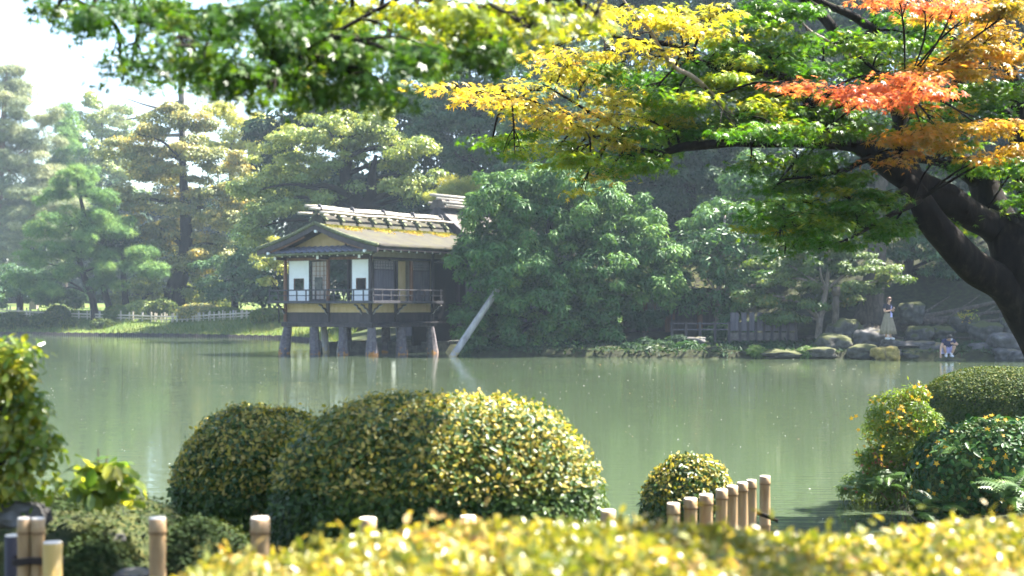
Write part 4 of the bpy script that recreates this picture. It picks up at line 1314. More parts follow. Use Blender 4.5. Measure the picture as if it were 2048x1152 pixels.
for px, w in ((335, 40), (415, 45)):
    c = P(px, 602, 115)
    dome_into(hd, (c.x, c.y, c.z), (w * .038, 1.0, .42), 3000, .2, 'azalea_tip', T_DIAMOND, 4)
hb = empty('tall_yellow_bush', P(372, 600, 114.5), 'loose yellow bush rising out of the trimmed yellow hedge', 'bush')
foliage('foliage', px_blobs([(362, 585, 14, 10), (385, 592, 16, 10), (372, 575, 10, 7), (350, 598, 12, 8)], 114.5), 1400, .2, L['lime_tree'], T_DIAMOND, .4, .6, parent=hb, origin=hb.location)
for k in range(5):
    MB().tube([(0.1 * k - .2, 0, -.9), (.25 * k - .5, 0, .7)], [.03, .015], 5).build('stem', M['twig'], hb)

# ------------------------------------------------------------------ far bamboo fence, stake edging, grass
ff = empty('bamboo_fence', P(280, 622, 104), 'long low bamboo fence on the far lawn left of the teahouse', 'fence')
fl = ff.location.copy()
A, B = P(-40, 622, 112.5), P(578, 622, 98.5)
npst = 44
for k in range(npst):
    t = (k + .3 * math.sin(k * 2.1)) / (npst - 1)
    if t > .55:
        pass
    p = A.lerp(B, t)
    z0 = gz(p.x, p.y)
    thick = .07 if k % 6 == 0 else .055
    MB().tube([Vector((p.x, p.y, z0 - .2)) - fl, Vector((p.x, p.y, z0 + .62 + .06 * (k % 2))) - fl], thick, 7).build('post', M['wood_grey'] if k % 6 == 0 else M['fence_bamboo'], ff)
for k in range(26):
    p = A.lerp(B, .58 + .42 * (k + .5) / 26)
    z0 = gz(p.x, p.y)
    MB().tube([Vector((p.x, p.y - .08, z0 - .1)) - fl, Vector((p.x, p.y - .08, z0 + .58)) - fl], .05, 6).build('post', M['fence_bamboo'], ff)
for h in (.36, .16):
    pts = []
    for k in range(24):
        p = A.lerp(B, k / 23)
        pts.append(Vector((p.x, p.y - .06, gz(p.x, p.y) + h)) - fl)
    MB().tube(pts, .06 if h > .3 else .045, 6).build('rail', M['fence_bamboo'], ff)
se = empty('stake_edging', (-26, 99.5, 0), 'dark edging of driven wooden stakes along the far waterline', 'edging')
sl_ = se.location.copy()
stk = MB()
line = [(-60, 112), (-37.8, 105), (-26.1, 99.8), (-15, 91.7), (-12, 84), (-9.6, 74)]
for (a, b2) in zip(line[:-1], line[1:]):
    a, b2 = Vector((*a, 0)), Vector((*b2, 0))
    d = (b2 - a); m_ = int(d.length / .17)
    for k in range(m_):
        p = a + d * k / m_ - sl_ + Vector((0, -.1, 0))
        stk.tube([p + Vector((0, 0, -.4)), p + Vector((0, 0, .2 + .03 * math.sin(k * 1.7)))], .075, 5)
o = stk.build('stake', M['wood_dark'], se); o['kind'] = 'stuff'
mb = MB()
# small sign and the wooden lantern post behind the far fence
lp = empty('lantern_post', P(68, 622, 118), 'squat wooden lantern post with a pale roof behind the far fence', 'lantern')
lp.location.z = gz(lp.location.x, lp.location.y)
MB().box(-.3, .3, -.3, .3, 0, 1.05).build('body', M['bark_pale'], lp, bevel=.03)
MB().prism([(-.5, 1.05), (.5, 1.05), (.12, 1.42), (-.12, 1.42)], 'y', -.45, .45).build('roof', M['paper'], lp, bevel=.02)
sg = empty('notice_board', P(276, 622, 113), 'small grey notice board on a post behind the far fence', 'sign')
sg.location.z = gz(sg.location.x, sg.location.y)
MB().box(-.04, .04, -.04, .04, 0, .7).build('post', M['wood_grey'], sg)
MB().box(-.3, .3, -.05, .0, .7, 1.15).build('board', M['wood_grey'], sg)


def grass_patch(name, pts, size, leaf, template=T_BLADE, lab=None, cat='grass', jit=.35):
    k = len(pts)
    nr0 = rand_dir(k); nr0[:, 2] = 0
    up = unit(np.array([0, 0, 1.0]) + jit * rand_dir(k))
    # blades: template x across, y lean, z up
    me = leaves_mesh(name, pts, up, rand_dir(k), size, rng.uniform(size=k), template, L[leaf])
    return tag(link(name, me), lab, cat, kind='stuff')


def scatter(n, x0, x1, y0, y1, dmin, dmax):
    x = rng.uniform(x0, x1, n); y = rng.uniform(y0, y1, n)
    d = pond_sdf(x, y)
    k = (d > dmin) & (d < dmax)
    x, y = x[k], y[k]
    return np.stack([x, y, ground(x, y) - .02], 1)


g1 = scatter(90000, -48, -9, 72, 116, .2, 6.4)
grass_patch('lawn_grass', g1, rng.uniform(.18, .5, len(g1)) * (.5 + rng.uniform(size=len(g1)) ** 3), 'grass', T_BLADE, 'tufted sunny grass on the far lawn bank', jit=.6)
g2 = scatter(40000, -2, 30, 52, 64, .0, 3.2)
grass_patch('ground_cover', g2, rng.uniform(.1, .3, len(g2)), 'deep', T_LONG, 'dark ferny ground cover along the right bank waterline', 'plants', .9)

# ------------------------------------------------------------------ right bank: rocks, garden house, low fence
def rock(lab, px, py, rx, ry, D, mat='rock', seed=0, flat=1.0, name='rock', group='rocks along the right bank', deep=.9):
    import bmesh
    k = D / FPX
    c = P(px, py, D)
    bm = bmesh.new()
    bmesh.ops.create_icosphere(bm, subdivisions=4, radius=1)
    off = Vector((seed * 3.7, seed * 1.9, seed * 5.1))
    for v in bm.verts:
        d = v.co.normalized()
        p = 3.2
        q = d / ((abs(d.x) ** p + abs(d.y) ** p + abs(d.z) ** p) ** (1 / p))
        n_ = .30 * mnoise.noise(d * 1.2 + off) + .16 * mnoise.noise(d * 2.7 + off) + .07 * mnoise.noise(d * 6 + off) + .03 * mnoise.noise(d * 13 + off)
        v.co = q * (1 + n_) * .95
        v.co.x *= rx * k; v.co.y *= rx * k * deep; v.co.z *= ry * k * 1.05
    me = bpy.data.meshes.new(name)
    bm.to_mesh(me); bm.free()
    me.polygons.foreach_set('use_smooth', [True] * len(me.polygons))
    me.materials.append(M[mat])
    o = link(name, me)
    o.location = c
    o.rotation_euler = (0, 0, seed * 1.3)
    o.rotation_euler = (0, 0, 0)
    return tag(o, lab, 'rock', group)


RK = [
    ('yellow lichen-covered rock at the waterline below the standing woman', 1771, 708, 26, 15, 54.6, 'rock_yellow'),
    ('small pale rounded stone right of the yellow rock', 1795, 705, 9, 7, 54.8, 'rock_bare'),
    ('brown mossy rock left of the yellow rock', 1726, 704, 32, 14, 55.2, 'rock'),
    ('big pale-topped rock left of the standing woman', 1742, 678, 34, 19, 56.2, 'rock_bare'),
    ('flat stepping stone under the standing woman', 1782, 687, 20, 9, 55.3, 'rock_bare'),
    ('long flat slab between the two people', 1822, 690, 46, 8, 55.6, 'rock_bare'),
    ('grey slab left of the crouching man', 1856, 697, 36, 12, 55.3, 'rock_bare'),
    ('long low dark rock at the waterline left of the crouching man', 1832, 709, 40, 12, 55.2, 'rock'),
    ('mossy boulder behind the long flat slab', 1838, 670, 27, 17, 57.5, 'rock'),
    ('tan boulder behind the crouching man', 1884, 668, 26, 15, 57.8, 'rock'),
    ('dark boulder with a mossy rim right of the crouching man', 1968, 664, 30, 20, 57.5, 'rock'),
    ('mossy rock leaning on the slope above the dark rim boulder', 1930, 648, 32, 20, 59, 'rock'),
    ('small upright pale stone on the slope', 2011, 636, 11, 16, 59, 'rock_bare'),
    ('rounded mossy rock beside the maple trunk', 2030, 660, 32, 24, 57.5, 'rock'),
    ('long grey ledge of rock right of the crouching man', 1980, 702, 50, 17, 55.2, 'rock_bare'),
    ('big pale grey rock with rough top near the maple trunk', 2018, 690, 42, 24, 54.6, 'rock_bare'),
    ('small grey boulder at the waterline under the big pale rock', 2010, 711, 24, 14, 53.8, 'rock_bare'),
    ('low grey boulder at the right edge of the waterline', 2046, 714, 26, 12, 53.4, 'rock_bare'),
    ('dark mossy boulder left of the big pale-topped rock', 1692, 668, 36, 30, 57.5, 'rock'),
    ('tall mossy boulder behind the standing woman', 1822, 626, 26, 22, 59, 'rock'),
    ('dark flat rock under the crouching man', 1896, 722, 34, 7.5, 54.2, 'rock'),
    ('small flat pale stone on the mossy bank below the low fence', 1392, 681, 20, 7, 57.5, 'rock_bare'),
]
for i, (lab, px, py, rx, ry, D, mt) in enumerate(RK):
    rock(lab, px, py, rx, ry, D, mt, i + 1)
for i, (px, py, rx, ry, D, lab) in enumerate(((1640, 704, 34, 10, 55.6, 'dark low rock at the waterline under the tiered maple'), (1560, 707, 40, 8, 55.8, 'dark low rock at the waterline left of the tiered maple trunk'), (1670, 690, 34, 22, 56.2, 'dark square mossy rock at the foot of the grey pole'))):
    rock(lab, px, py, rx, ry, D, 'rock', 40 + i)
rw2 = None
# exposed roots and litter on the slope
big = empty('old_tree', P(1742, 640, 60.5), 'thick old rough trunk with spreading roots on the slope behind the standing woman', 'tree', GRP_R)
big.location.z = gz(big.location.x, big.location.y) - .2
bl_ = big.location.copy()
pth = [(*(P(a, b_, 60.5) - bl_), r) for a, b_, r in ((1738, 650, .72), (1742, 610, .56), (1746, 570, .48), (1752, 520, .42), (1760, 420, .34), (1766, 320, .2))]
q = spline(pth, 4)
MB().tube([v[:3] for v in q], [v[3] for v in q], 14, True, .2).build('trunk', M['bark'], big, True)
wb = px_blobs([(1760, 330, 70, 40), (1720, 390, 70, 34), (1800, 380, 70, 34), (1760, 260, 80, 40), (1850, 320, 70, 36)], 61.5)
foliage('crown', wb, 16000, .2, L['deep'], T_DIAMOND, .6, .6, parent=big, origin=bl_)
for k in range(9):
    x0, y0 = P(1752, 600, 60.5).x, 60.0
    a = R(-75 + 22 * k + random.uniform(-8, 8))
    pts = []
    for t in range(9):
        r_ = .4 + t * random.uniform(.35, .5) * (1.4 if k > 4 else .8)
        x = x0 + math.sin(a + .08 * math.sin(t * 1.4 + k)) * r_ * 1.3; y = y0 - math.cos(a) * r_ * .6
        pts.append(Vector((x, y, gz(x, y) + .03 + .04 * math.sin(t * 1.1 + k))) - bl_)
    MB().tube(pts, [.16 * (1 - t / 9) + .02 for t in range(9)], 6, True, .15).build('root', M['bark'], big, True)
pth2 = [(1860, 612, 1960, 566), (1830, 636, 1930, 614), (1850, 600, 1915, 590), (1880, 630, 1990, 588), (1840, 584, 1900, 560)]
for j, (a0, b0, a1, b1) in enumerate(pth2):
    pts = []
    for t in range(10):
        D = 59.0 + (610 - (b0 + (b1 - b0) * t / 9)) * .045
        c = P(a0 + (a1 - a0) * t / 9, b0 + (b1 - b0) * t / 9 + 3 * math.sin(t * 1.7 + j), D)
        c.z = gz(c.x, c.y) + .04
        pts.append(c - bl_)
    MB().tube(pts, [.07 * (1 - t / 14) for t in range(10)], 6, True, .2).build('root', M['bark'], big, True)
# grey weathered pole
po = empty('pole', P(1671, 668, 57.2), 'grey weathered wooden pole standing beside the tiered maple', 'pole')
MB().tube([(0, 0, -.5), (0, 0, .6), (.02, 0, 1.2), (.02, 0, 1.55)], [.15, .145, .14, .135], 12, True, .06).build('shaft', M['bark'], po, True)
MB().tube([(.02, 0, 1.55), (.02, 0, 1.9)], [.17, .19], 12).build('cap', M['bark'], po, True)
# low fence with a white plinth
lf_ = empty('low_fence', P(1440, 676, 58.6), 'low dark timber fence with a white plinth under the tiered maple', 'fence')
o_ = lf_.location.copy(); gz0 = P(1440, 680, 58.6).z
def lx(px): return P(px, 676, 58.6).x - o_.x
def lz(py): return P(1440, py, 58.6).z - o_.z
for px in (1344, 1372, 1400, 1430, 1458, 1480, 1496, 1512, 1528, 1544, 1560, 1576, 1592):
    MB().box(lx(px) - .05, lx(px) + .05, -.06, .06, lz(690), lz(644)).build('post', M['wood_dark'], lf_)
for py in (646, 658):
    MB().box(lx(1340), lx(1596), -.03, .03, lz(py + 2), lz(py)).build('rail', M['wood_board'], lf_)
for a, b_ in zip((1458, 1480, 1496, 1512, 1528, 1544, 1560, 1576), (1480, 1496, 1512, 1528, 1544, 1560, 1576, 1592)):
    MB().box(lx(a) + .055, lx(b_) - .055, -.02, .05, lz(681), lz(665)).build('plinth_panel', M['roof_grey'], lf_)
    MB().box(lx(a) + .055, lx(b_) - .055, .0, .04, lz(662), lz(625)).build('bamboo_panel', M['wood_board'], lf_)
# low garden house, seen in pieces between the trees
gh = empty('garden_house', P(1290, 676, 63), 'low brown garden house half hidden by foliage right of the round evergreen', 'house')
go = gh.location.copy()
def hx(px): return P(px, 600, 63).x - go.x
def hzz(py): return P(1290, py, 63).z - go.z
MB().box(hx(1180), hx(1470), .4, 4.5, hzz(690), hzz(565)).build('wall', M['wood_dark'], gh)
MB().prism([(-.9, hzz(582)), (.3, hzz(555)), (2.6, hzz(505)), (5.2, hzz(570)), (5.2, hzz(566)), (2.6, hzz(498)), (-.95, hzz(577))], 'x', hx(1160), hx(1490)).build('roof', M['bark_dark'], gh)
MB().box(hx(1228), hx(1278), -.05, .3, hzz(600), hzz(584)).build('beam', M['plaster_grey'], gh)
for px in (1241, 1290, 1336, 1400):
    MB().box(hx(px) - .12, hx(px) + .12, -.02, .2, hzz(690), hzz(600)).build('post', M['plaster_grey'] if px == 1241 else M['wood_brown'], gh)
MB().box(hx(1297), hx(1322), .3, .36, hzz(640), hzz(604)).build('paper_screen', M['paper'], gh)
for px in (1310, 1340, 1348):
    MB().box(hx(px) - .06, hx(px) + .06, .1, .2, hzz(640), hzz(604)).build('upright', M['wood_brown'], gh)
MB().box(hx(1180), hx(1330), -.4, .2, hzz(690), hzz(668)).build('step', M['wood_board'], gh)
for lab, px, py, rx, ry, D, lf in (('dark shrub in front of the garden house', 1290, 636, 46, 24, 60.5, 'deep'), ('low glossy shrub at the waterline right of the round evergreen', 1330, 702, 60, 10, 57, 'groundcover'), ('leafy low shrub at the waterline below the loquat tree', 1385, 697, 30, 12, 57, 'ivy'),
                                   ('dark shrub under the loquat tree', 1440, 676, 40, 22, 59.8, 'deep'), ('low ferny plant at the waterline under the low fence', 1510, 706, 40, 8, 56, 'fern'), ('dark leafy shrub hanging over the waterline left of the small flat stone', 1270, 700, 44, 14, 57.2, 'deep'), ('dark leafy shrub hanging over the waterline right of the small flat stone', 1450, 704, 50, 12, 56.6, 'deep'), ('low dark shrub on the bank below the garden house step', 1340, 688, 56, 14, 58.2, 'deep'), ('dark trailing shrub at the waterline below the low fence', 1560, 700, 44, 10, 56.6, 'deep'), ('low ferny plant at the foot of the grey pole', 1610, 705, 26, 9, 55.6, 'fern'), ('small yellow-leaved plant on the rocky slope', 1940, 632, 14, 8, 58.4, 'maple_yellow')):
    c = P(px, py, D); k = D / FPX
    root = empty('shrub', (c.x, c.y, gz(c.x, c.y) - .05), lab, 'shrub', 'shrubs along the right bank')
    foliage('foliage', [((c.x, c.y, c.z), (rx * k, rx * k * .7, ry * k))], int((900 + rx * ry * 4) if rx > 16 else 60), .17, L[lf], T_LONG if lf != 'fern' else T_FERN, .3, .7, parent=root, origin=root.location)
    for j in range(4):
        MB().tube([(random.uniform(-.1, .1), 0, -.1), (random.uniform(-.4, .4) * rx * k, random.uniform(-.2, .2), max(.15, c.z - root.location.z))], [.03, .012], 5).build('stem', M['twig'], root)

# ------------------------------------------------------------------ the two people
def skin_figure(name, joints, edges, mat, parent, root_i=0, sub=2):
    """joints: {key: (x, y, z, radius)}; grown as one continuous surface"""
    keys = list(joints)
    me = bpy.data.meshes.new(name)
    me.from_pydata([joints[k][:3] for k in keys], [(keys.index(a), keys.index(b)) for a, b in edges], [])
    o = link(name, me, parent)
    sk = o.modifiers.new('skin', 'SKIN')
    sk.use_smooth_shade = True
    sv = me.skin_vertices[0].data
    for i, k in enumerate(keys):
        r = joints[k][3]
        sv[i].radius = r if hasattr(r, '__len__') else (r, r)
        sv[i].use_root = (i == root_i)
    sb = o.modifiers.new('subdivision', 'SUBSURF')
    sb.levels = sb.render_levels = sub
    dg = bpy.context.evaluated_depsgraph_get()
    m2 = bpy.data.meshes.new_from_object(o.evaluated_get(dg))
    o.modifiers.clear()
    o.data = m2
    m2.materials.clear()
    m2.materials.append(M[mat])
    m2.polygons.foreach_set('use_smooth', [True] * len(m2.polygons))
    return o


def add_hand(J, E, wrist, palm, fdir, side, pre):
    """palm, four fingers and a thumb as thin chains from the wrist; side: unit vector across the palm towards the thumb"""
    w, p = Vector(J[wrist][:3]), Vector(palm)
    J[pre + 'palm'] = (*p, (.030, .018)); E.append((wrist, pre + 'palm'))
    f = Vector(fdir).normalized(); s = Vector(side).normalized()
    for i, ln in enumerate((.065, .075, .07, .055)):
        b = p + f * .035 + s * (.024 - .016 * i)
        m_ = b + f * ln * .55
        up = f.cross(s).normalized()
        e = m_ + f * ln * .4 + up * .02
        J[f'{pre}f{i}a'] = (*b, .009); J[f'{pre}f{i}b'] = (*m_, .0085); J[f'{pre}f{i}c'] = (*e, .007)
        E += [(pre + 'palm', f'{pre}f{i}a'), (f'{pre}f{i}a', f'{pre}f{i}b'), (f'{pre}f{i}b', f'{pre}f{i}c')]
    t = p + s * .035
    t2 = t + s * .02 + f * .04
    J[pre + 't1'] = (*t, .010); J[pre + 't2'] = (*t2, .008)
    E += [(pre + 'palm', pre + 't1'), (pre + 't1', pre + 't2')]


def head_bits(parent, c, fwd, upv, r, hair, long_hair):
    c, f, u = Vector(c), Vector(fwd).normalized(), Vector(upv).normalized()
    s = f.cross(u).normalized()
    for k in (-1, 1):
        p = c + f * r * .88 + s * k * r * .36 + u * r * .05
        MB().tube([p - f * .012, p + f * .004], [.012, .007], 8).build('eye', M['hair_black'], parent)
        e = c + s * k * r * .92
        MB().tube([e - u * .03, e, e + u * .03], [.008, .014, .01], 6).build('ear', M['skin'], parent, True)
    n_ = c + f * r * .95
    MB().tube([n_ + u * .02 - f * .02, n_ - u * .02 + f * .015, n_ - u * .03 - f * .01], [.008, .014, .006], 6).build('nose', M['skin'], parent, True)
    m_ = c + f * r * .86 - u * r * .5
    MB().tube([m_ - s * .022, m_ + f * .006, m_ + s * .022], [.004, .007, .004], 6).build('mouth', M['cloth_lilac'] if False else M['bark_red'], parent, True)
    # hair cap: back and top of the skull
    vs, fs = [], []
    seg, ring = 18, 12
    for i in range(ring + 1):
        th_ = math.pi * i / ring
        for j in range(seg):
            ph = 2 * math.pi * j / seg
            d = Vector((math.sin(th_) * math.cos(ph), math.sin(th_) * math.sin(ph), math.cos(th_)))
            face = max(0, d.x) * (1 - max(0, d.z)) ** .6
            rr = r * (1.16 - .42 * min(1, face * 1.3))
            if long_hair and d.x < .3:
                rr *= 1 + .25 * max(0, -d.z)
            elif d.z < -.25:
                rr *= .8
            q = f * d.x + s * d.y + u * d.z
            vs.append(c + q * rr + u * r * .05 - f * r * .04)
    for i in range(ring):
        for j in range(seg):
            a, b_ = i * seg + j, i * seg + (j + 1) % seg
            fs.append((a, b_, b_ + seg, a + seg))
    m = MB(); m.add(vs, fs); m.build('hair', M[hair], parent, True)


# standing woman
wp = P(1776, 679, 55.1)
WO = empty('person', wp, 'woman in black top and long beige skirt standing on the rocks looking at her phone', 'person', rz=R(28))
J = {'pelvis': (0, 0, .93, (.145, .10)), 'waist': (0, .01, 1.05, (.115, .085)), 'chest': (0, .01, 1.22, (.135, .095)), 'neckb': (0, -.005, 1.365, (.06, .05)), 'neck': (0, -.03, 1.42, .047), 'jaw': (0, -.07, 1.475, (.06, .062)), 'head': (0, -.065, 1.545, (.078, .088)), 'crown': (0, -.05, 1.61, .05),
     'shL': (-.16, .0, 1.33, .055), 'elL': (-.215, -.03, 1.08, .042), 'wrL': (-.075, -.22, 1.12, .027), 'shR': (.16, 0, 1.33, .055), 'elR': (.21, -.05, 1.09, .042), 'wrR': (.085, -.25, 1.16, .027),
     'hipL': (-.085, .0, .85, .085), 'knL': (-.08, -.01, .47, .055), 'anL': (-.075, .02, .09, .036), 'hipR': (.085, 0, .85, .085), 'knR': (.09, -.02, .47, .055), 'anR': (.10, -.03, .09, .036), 'toL': (-.08, -.10, .045, .035), 'toR': (.115, -.15, .045, .035)}
E = [('pelvis', 'waist'), ('waist', 'chest'), ('chest', 'neckb'), ('neckb', 'neck'), ('neck', 'jaw'), ('jaw', 'head'), ('head', 'crown'), ('chest', 'shL'), ('shL', 'elL'), ('elL', 'wrL'), ('chest', 'shR'), ('shR', 'elR'), ('elR', 'wrR'),
     ('pelvis', 'hipL'), ('hipL', 'knL'), ('knL', 'anL'), ('anL', 'toL'), ('pelvis', 'hipR'), ('hipR', 'knR'), ('knR', 'anR'), ('anR', 'toR')]
add_hand(J, E, 'wrL', (-.03, -.265, 1.14), (.75, -.4, .25), (0, -.3, 1), 'hl')
add_hand(J, E, 'wrR', (.055, -.285, 1.18), (-.6, -.5, .35), (0, -.3, 1), 'hr')
skin_figure('body', J, E, 'skin', WO)
J2 = {'waist': (0, .01, .98, (.15, .115)), 'mid': (0, .01, 1.1, (.135, .10)), 'chest': (0, .01, 1.24, (.155, .115)), 'nb': (0, 0, 1.35, (.085, .07)), 'shL': (-.165, 0, 1.325, .075), 'slL': (-.205, -.015, 1.17, .07), 'shR': (.165, 0, 1.325, .075), 'slR': (.2, -.025, 1.17, .07)}
skin_figure('top', J2, [('waist', 'mid'), ('mid', 'chest'), ('chest', 'nb'), ('chest', 'shL'), ('shL', 'slL'), ('chest', 'shR'), ('shR', 'slR')], 'cloth_black', WO)
vs, fs = [], []
seg = 72
rings = [(1.04, .128, .0), (.99, .15, .01), (.85, .185, .02), (.65, .235, .07), (.42, .285, .11), (.22, .325, .14), (.215, .31, .14), (.5, .2, .08)]
for z, r_, pl in rings:
    for j in range(seg):
        ph = 2 * math.pi * j / seg
        rr = r_ * (1 + pl * math.cos(ph * 11 + .5 * math.sin(ph * 3)) * .8)
        vs.append((math.cos(ph) * rr * 1.02, math.sin(ph) * rr * .88, z + .01 * math.cos(ph * 2)))
for i in range(len(rings) - 1):
    for j in range(seg):
        a, b_ = i * seg + j, i * seg + (j + 1) % seg
        fs.append((a, b_, b_ + seg, a + seg))
m = MB(); m.add(vs, fs); m.build('skirt', M['cloth_beige'], WO, True)
head_bits(WO, (0, -.068, 1.535), (0, -.88, -.42), (0, -.35, .92), .092, 'hair_brown', True)
for x, y in ((-.08, -.05), (.112, -.10)):
    sh = [(x * .98, y + .10, .045, .042), (x, y + .03, .05, .046), (x * 1.03, y - .05, .038, .042), (x * 1.06, y - .115, .03, .032)]
    q = spline(sh, 4)
    MB().tube([v[:3] for v in q], [v[3] for v in q], 10).build('shoe', M['shoe_white'], WO, True)
q = spline([(.08, -.10, 1.30), (.03, -.14, 1.15), (-.0, -.155, 1.04), (.02, -.16, .96)], 5)
MB().tube([v for v in q], .012, 6).build('strap', M['cloth_lilac'], WO, True)
MB().prism([(-.045, .86), (.05, .86), (.045, 1.03), (-.03, 1.05)], 'y', -.205, -.16).build('pouch', M['cloth_lilac'], WO, bevel=.015)
ph_ = MB().box(-.037, .037, -.005, .005, -.075, .075).build('phone', M['phone'], None, bevel=.006)
ph_.location = Matrix.Rotation(R(28), 4, 'Z') @ Vector((.012, -.315, 1.195)) + wp
ph_.rotation_euler = (R(-38), 0, R(28))
tag(ph_, 'dark phone held up in both hands by the standing woman', 'phone')

# crouching man
mp_ = P(1896, 714, 54.0)
MA = empty('person', mp_, 'man in a navy shirt crouching at the waterline and reaching down into the pond', 'person', rz=R(-4))
J = {'pelvis': (0, .14, .27, (.15, .13)), 'belly': (0, .06, .40, (.135, .11)), 'chest': (0, -.06, .56, (.15, .11)), 'neckb': (0, -.15, .66, (.06, .055)), 'neck': (0, -.20, .69, .052), 'jaw': (0, -.285, .685, (.062, .06)), 'head': (0, -.27, .745, (.082, .09)), 'crown': (0, -.235, .80, .055),
     'shL': (-.18, -.09, .61, .062), 'elL': (-.31, -.2, .38, .045), 'wrL': (-.35, -.33, .14, .03), 'shR': (.18, -.09, .61, .062), 'elR': (.33, -.12, .47, .045), 'wrR': (.17, -.30, .50, .03),
     'hipL': (-.10, .10, .25, .10), 'knL': (-.2, -.24, .42, .066), 'anL': (-.10, -.10, .09, .042), 'toL': (-.12, -.25, .045, .036), 'hipR': (.10, .10, .25, .10), 'knR': (.2, -.24, .42, .066), 'anR': (.10, -.10, .09, .042), 'toR': (.12, -.25, .045, .036)}
E = [('pelvis', 'belly'), ('belly', 'chest'), ('chest', 'neckb'), ('neckb', 'neck'), ('neck', 'jaw'), ('jaw', 'head'), ('head', 'crown'), ('chest', 'shL'), ('shL', 'elL'), ('elL', 'wrL'), ('chest', 'shR'), ('shR', 'elR'), ('elR', 'wrR'),
     ('pelvis', 'hipL'), ('hipL', 'knL'), ('knL', 'anL'), ('anL', 'toL'), ('pelvis', 'hipR'), ('hipR', 'knR'), ('knR', 'anR'), ('anR', 'toR')]
add_hand(J, E, 'wrL', (-.36, -.36, .07), (0, -.25, -1), (.9, -.3, 0), 'hl')
add_hand(J, E, 'wrR', (.12, -.32, .515), (-.9, -.2, .1), (0, -.3, 1), 'hr')
skin_figure('body', J, E, 'skin', MA)
J2 = {'hem': (0, .13, .32, (.175, .15)), 'belly': (0, .06, .42, (.165, .14)), 'chest': (0, -.06, .57, (.18, .135)), 'nb': (0, -.13, .645, (.09, .08)), 'shL': (-.185, -.09, .61, .085), 'slL': (-.255, -.15, .48, .078), 'shR': (.185, -.09, .61, .085), 'slR': (.27, -.11, .53, .078)}
skin_figure('shirt', J2, [('hem', 'belly'), ('belly', 'chest'), ('chest', 'nb'), ('chest', 'shL'), ('shL', 'slL'), ('chest', 'shR'), ('shR', 'slR')], 'cloth_navy', MA)
J3 = {'p': (0, .13, .26, (.17, .15)), 'hl': (-.11, .06, .27, .115), 'kl': (-.185, -.17, .385, .09), 'hr': (.11, .06, .27, .115), 'kr': (.185, -.17, .385, .09)}
skin_figure('shorts', J3, [('p', 'hl'), ('hl', 'kl'), ('p', 'hr'), ('hr', 'kr')], 'cloth_lilac', MA)
head_bits(MA, (0, -.27, .745), (0, -.72, -.69), (0, -.68, .73), .095, 'hair_black', False)
for s in (-1, 1):
    sh = [(s * .09, -.04, .05, .045), (s * .10, -.12, .055, .05), (s * .115, -.21, .045, .046), (s * .125, -.285, .035, .034)]
    q = spline(sh, 4)
    MB().tube([v[:3] for v in q], [v[3] for v in q], 10).build('shoe', M['shoe_white'], MA, True)
    MB().tube([(s * .10, -.105, .075), (s * .105, -.115, .17)], [.052, .05], 10).build('sock', M['shoe_white'], MA, True)
q = spline([(.07, -.235, .64), (.10, -.2, .68), (.12, -.05, .70), (.13, .08, .60)], 5)
MB().tube([v for v in q], .022, 8).build('strap', M['shoe_white'], MA, True)

# ------------------------------------------------------------------ the big maple on the right
MT = empty('maple_tree', (6.0, 14.0, gz(6.0, 14.0) - .1), 'big dark-trunked maple on the near right bank with green, yellow, orange and scarlet leaves', 'tree')
mo = MT.location.copy()
LIMBS = []      # world polylines with radii, for the twigs to leave from


def limb(name, seq, seg=12, mat='bark_dark', root=MT, origin=None, D0=14.0, rscale=.9, keep=LIMBS):
    """seq: (px, py, radius in px, D)"""
    origin = mo if origin is None else origin
    w = [(*P(a, b, d), r * d / FPX * rscale) for a, b, r, d in seq]
    q = spline(w, 6)
    jt = [Vector(v[:3]) + Vector((mnoise.noise(Vector(v[:3]) * 2.1), mnoise.noise(Vector(v[:3]) * 2.1 + Vector((9, 0, 0))), mnoise.noise(Vector(v[:3]) * 2.1 + Vector((0, 9, 0))))) * min(.05, v[3] * .5) for v in q]
    keep.append([(p, v[3]) for p, v in zip(jt, q)])
    return MB().tube([p - origin for p in jt], [v[3] for v in q], seg, True, .14).build(name, M[mat], root, True)


limb('trunk', [(2215, 900, 84, 14), (2135, 760, 62, 14), (2078, 660, 52, 14), (2040, 580, 52, 14), (2026, 500, 54, 14), (2012, 455, 46, 14.1)], 18)
limb('limb', [(2060, 640, 40, 14), (2010, 575, 38, 13.9), (1935, 525, 36, 13.7), (1888, 470, 33, 13.5), (1850, 415, 27, 13.4), (1822, 370, 22, 13.4), (1800, 335, 18, 13.5)], 16)
limb('limb', [(2025, 500, 44, 14.1), (1985, 455, 34, 14), (1945, 432, 33, 13.9), (1888, 400, 33, 13.7), (1822, 358, 30, 13.5), (1757, 316, 26, 13.3), (1690, 290, 19, 13.1), (1620, 286, 14, 12.9), (1550, 282, 12, 12.7), (1480, 284, 12, 12.5), (1420, 288, 11, 12.4), (1360, 296, 9.5, 12.3), (1312, 312, 6, 12.2)], 14)
limb('limb', [(1330, 306, 6, 12.2), (1262, 293, 4.5, 12.1), (1236, 256, 4, 12), (1193, 232, 3.5, 12), (1153, 208, 3, 11.9), (1120, 188, 2.4, 11.8), (1085, 168, 1.4, 11.8)], 7)
limb('limb', [(1275, 298, 4, 12.1), (1220, 280, 3.5, 12), (1170, 258, 3, 11.9), (1120, 236, 2.8, 11.8), (1065, 202, 2, 11.7), (1000, 190, 1.5, 11.6), (920, 178, 1, 11.5)], 6)
limb('limb', [(1830, 360, 24, 13.5), (1802, 275, 20, 13.6), (1796, 225, 18, 13.7), (1752, 165, 17, 13.8), (1702, 110, 15, 13.9), (1662, 50, 13, 14), (1600, -10, 10, 14.1), (1540, -60, 7, 14.1)], 12)
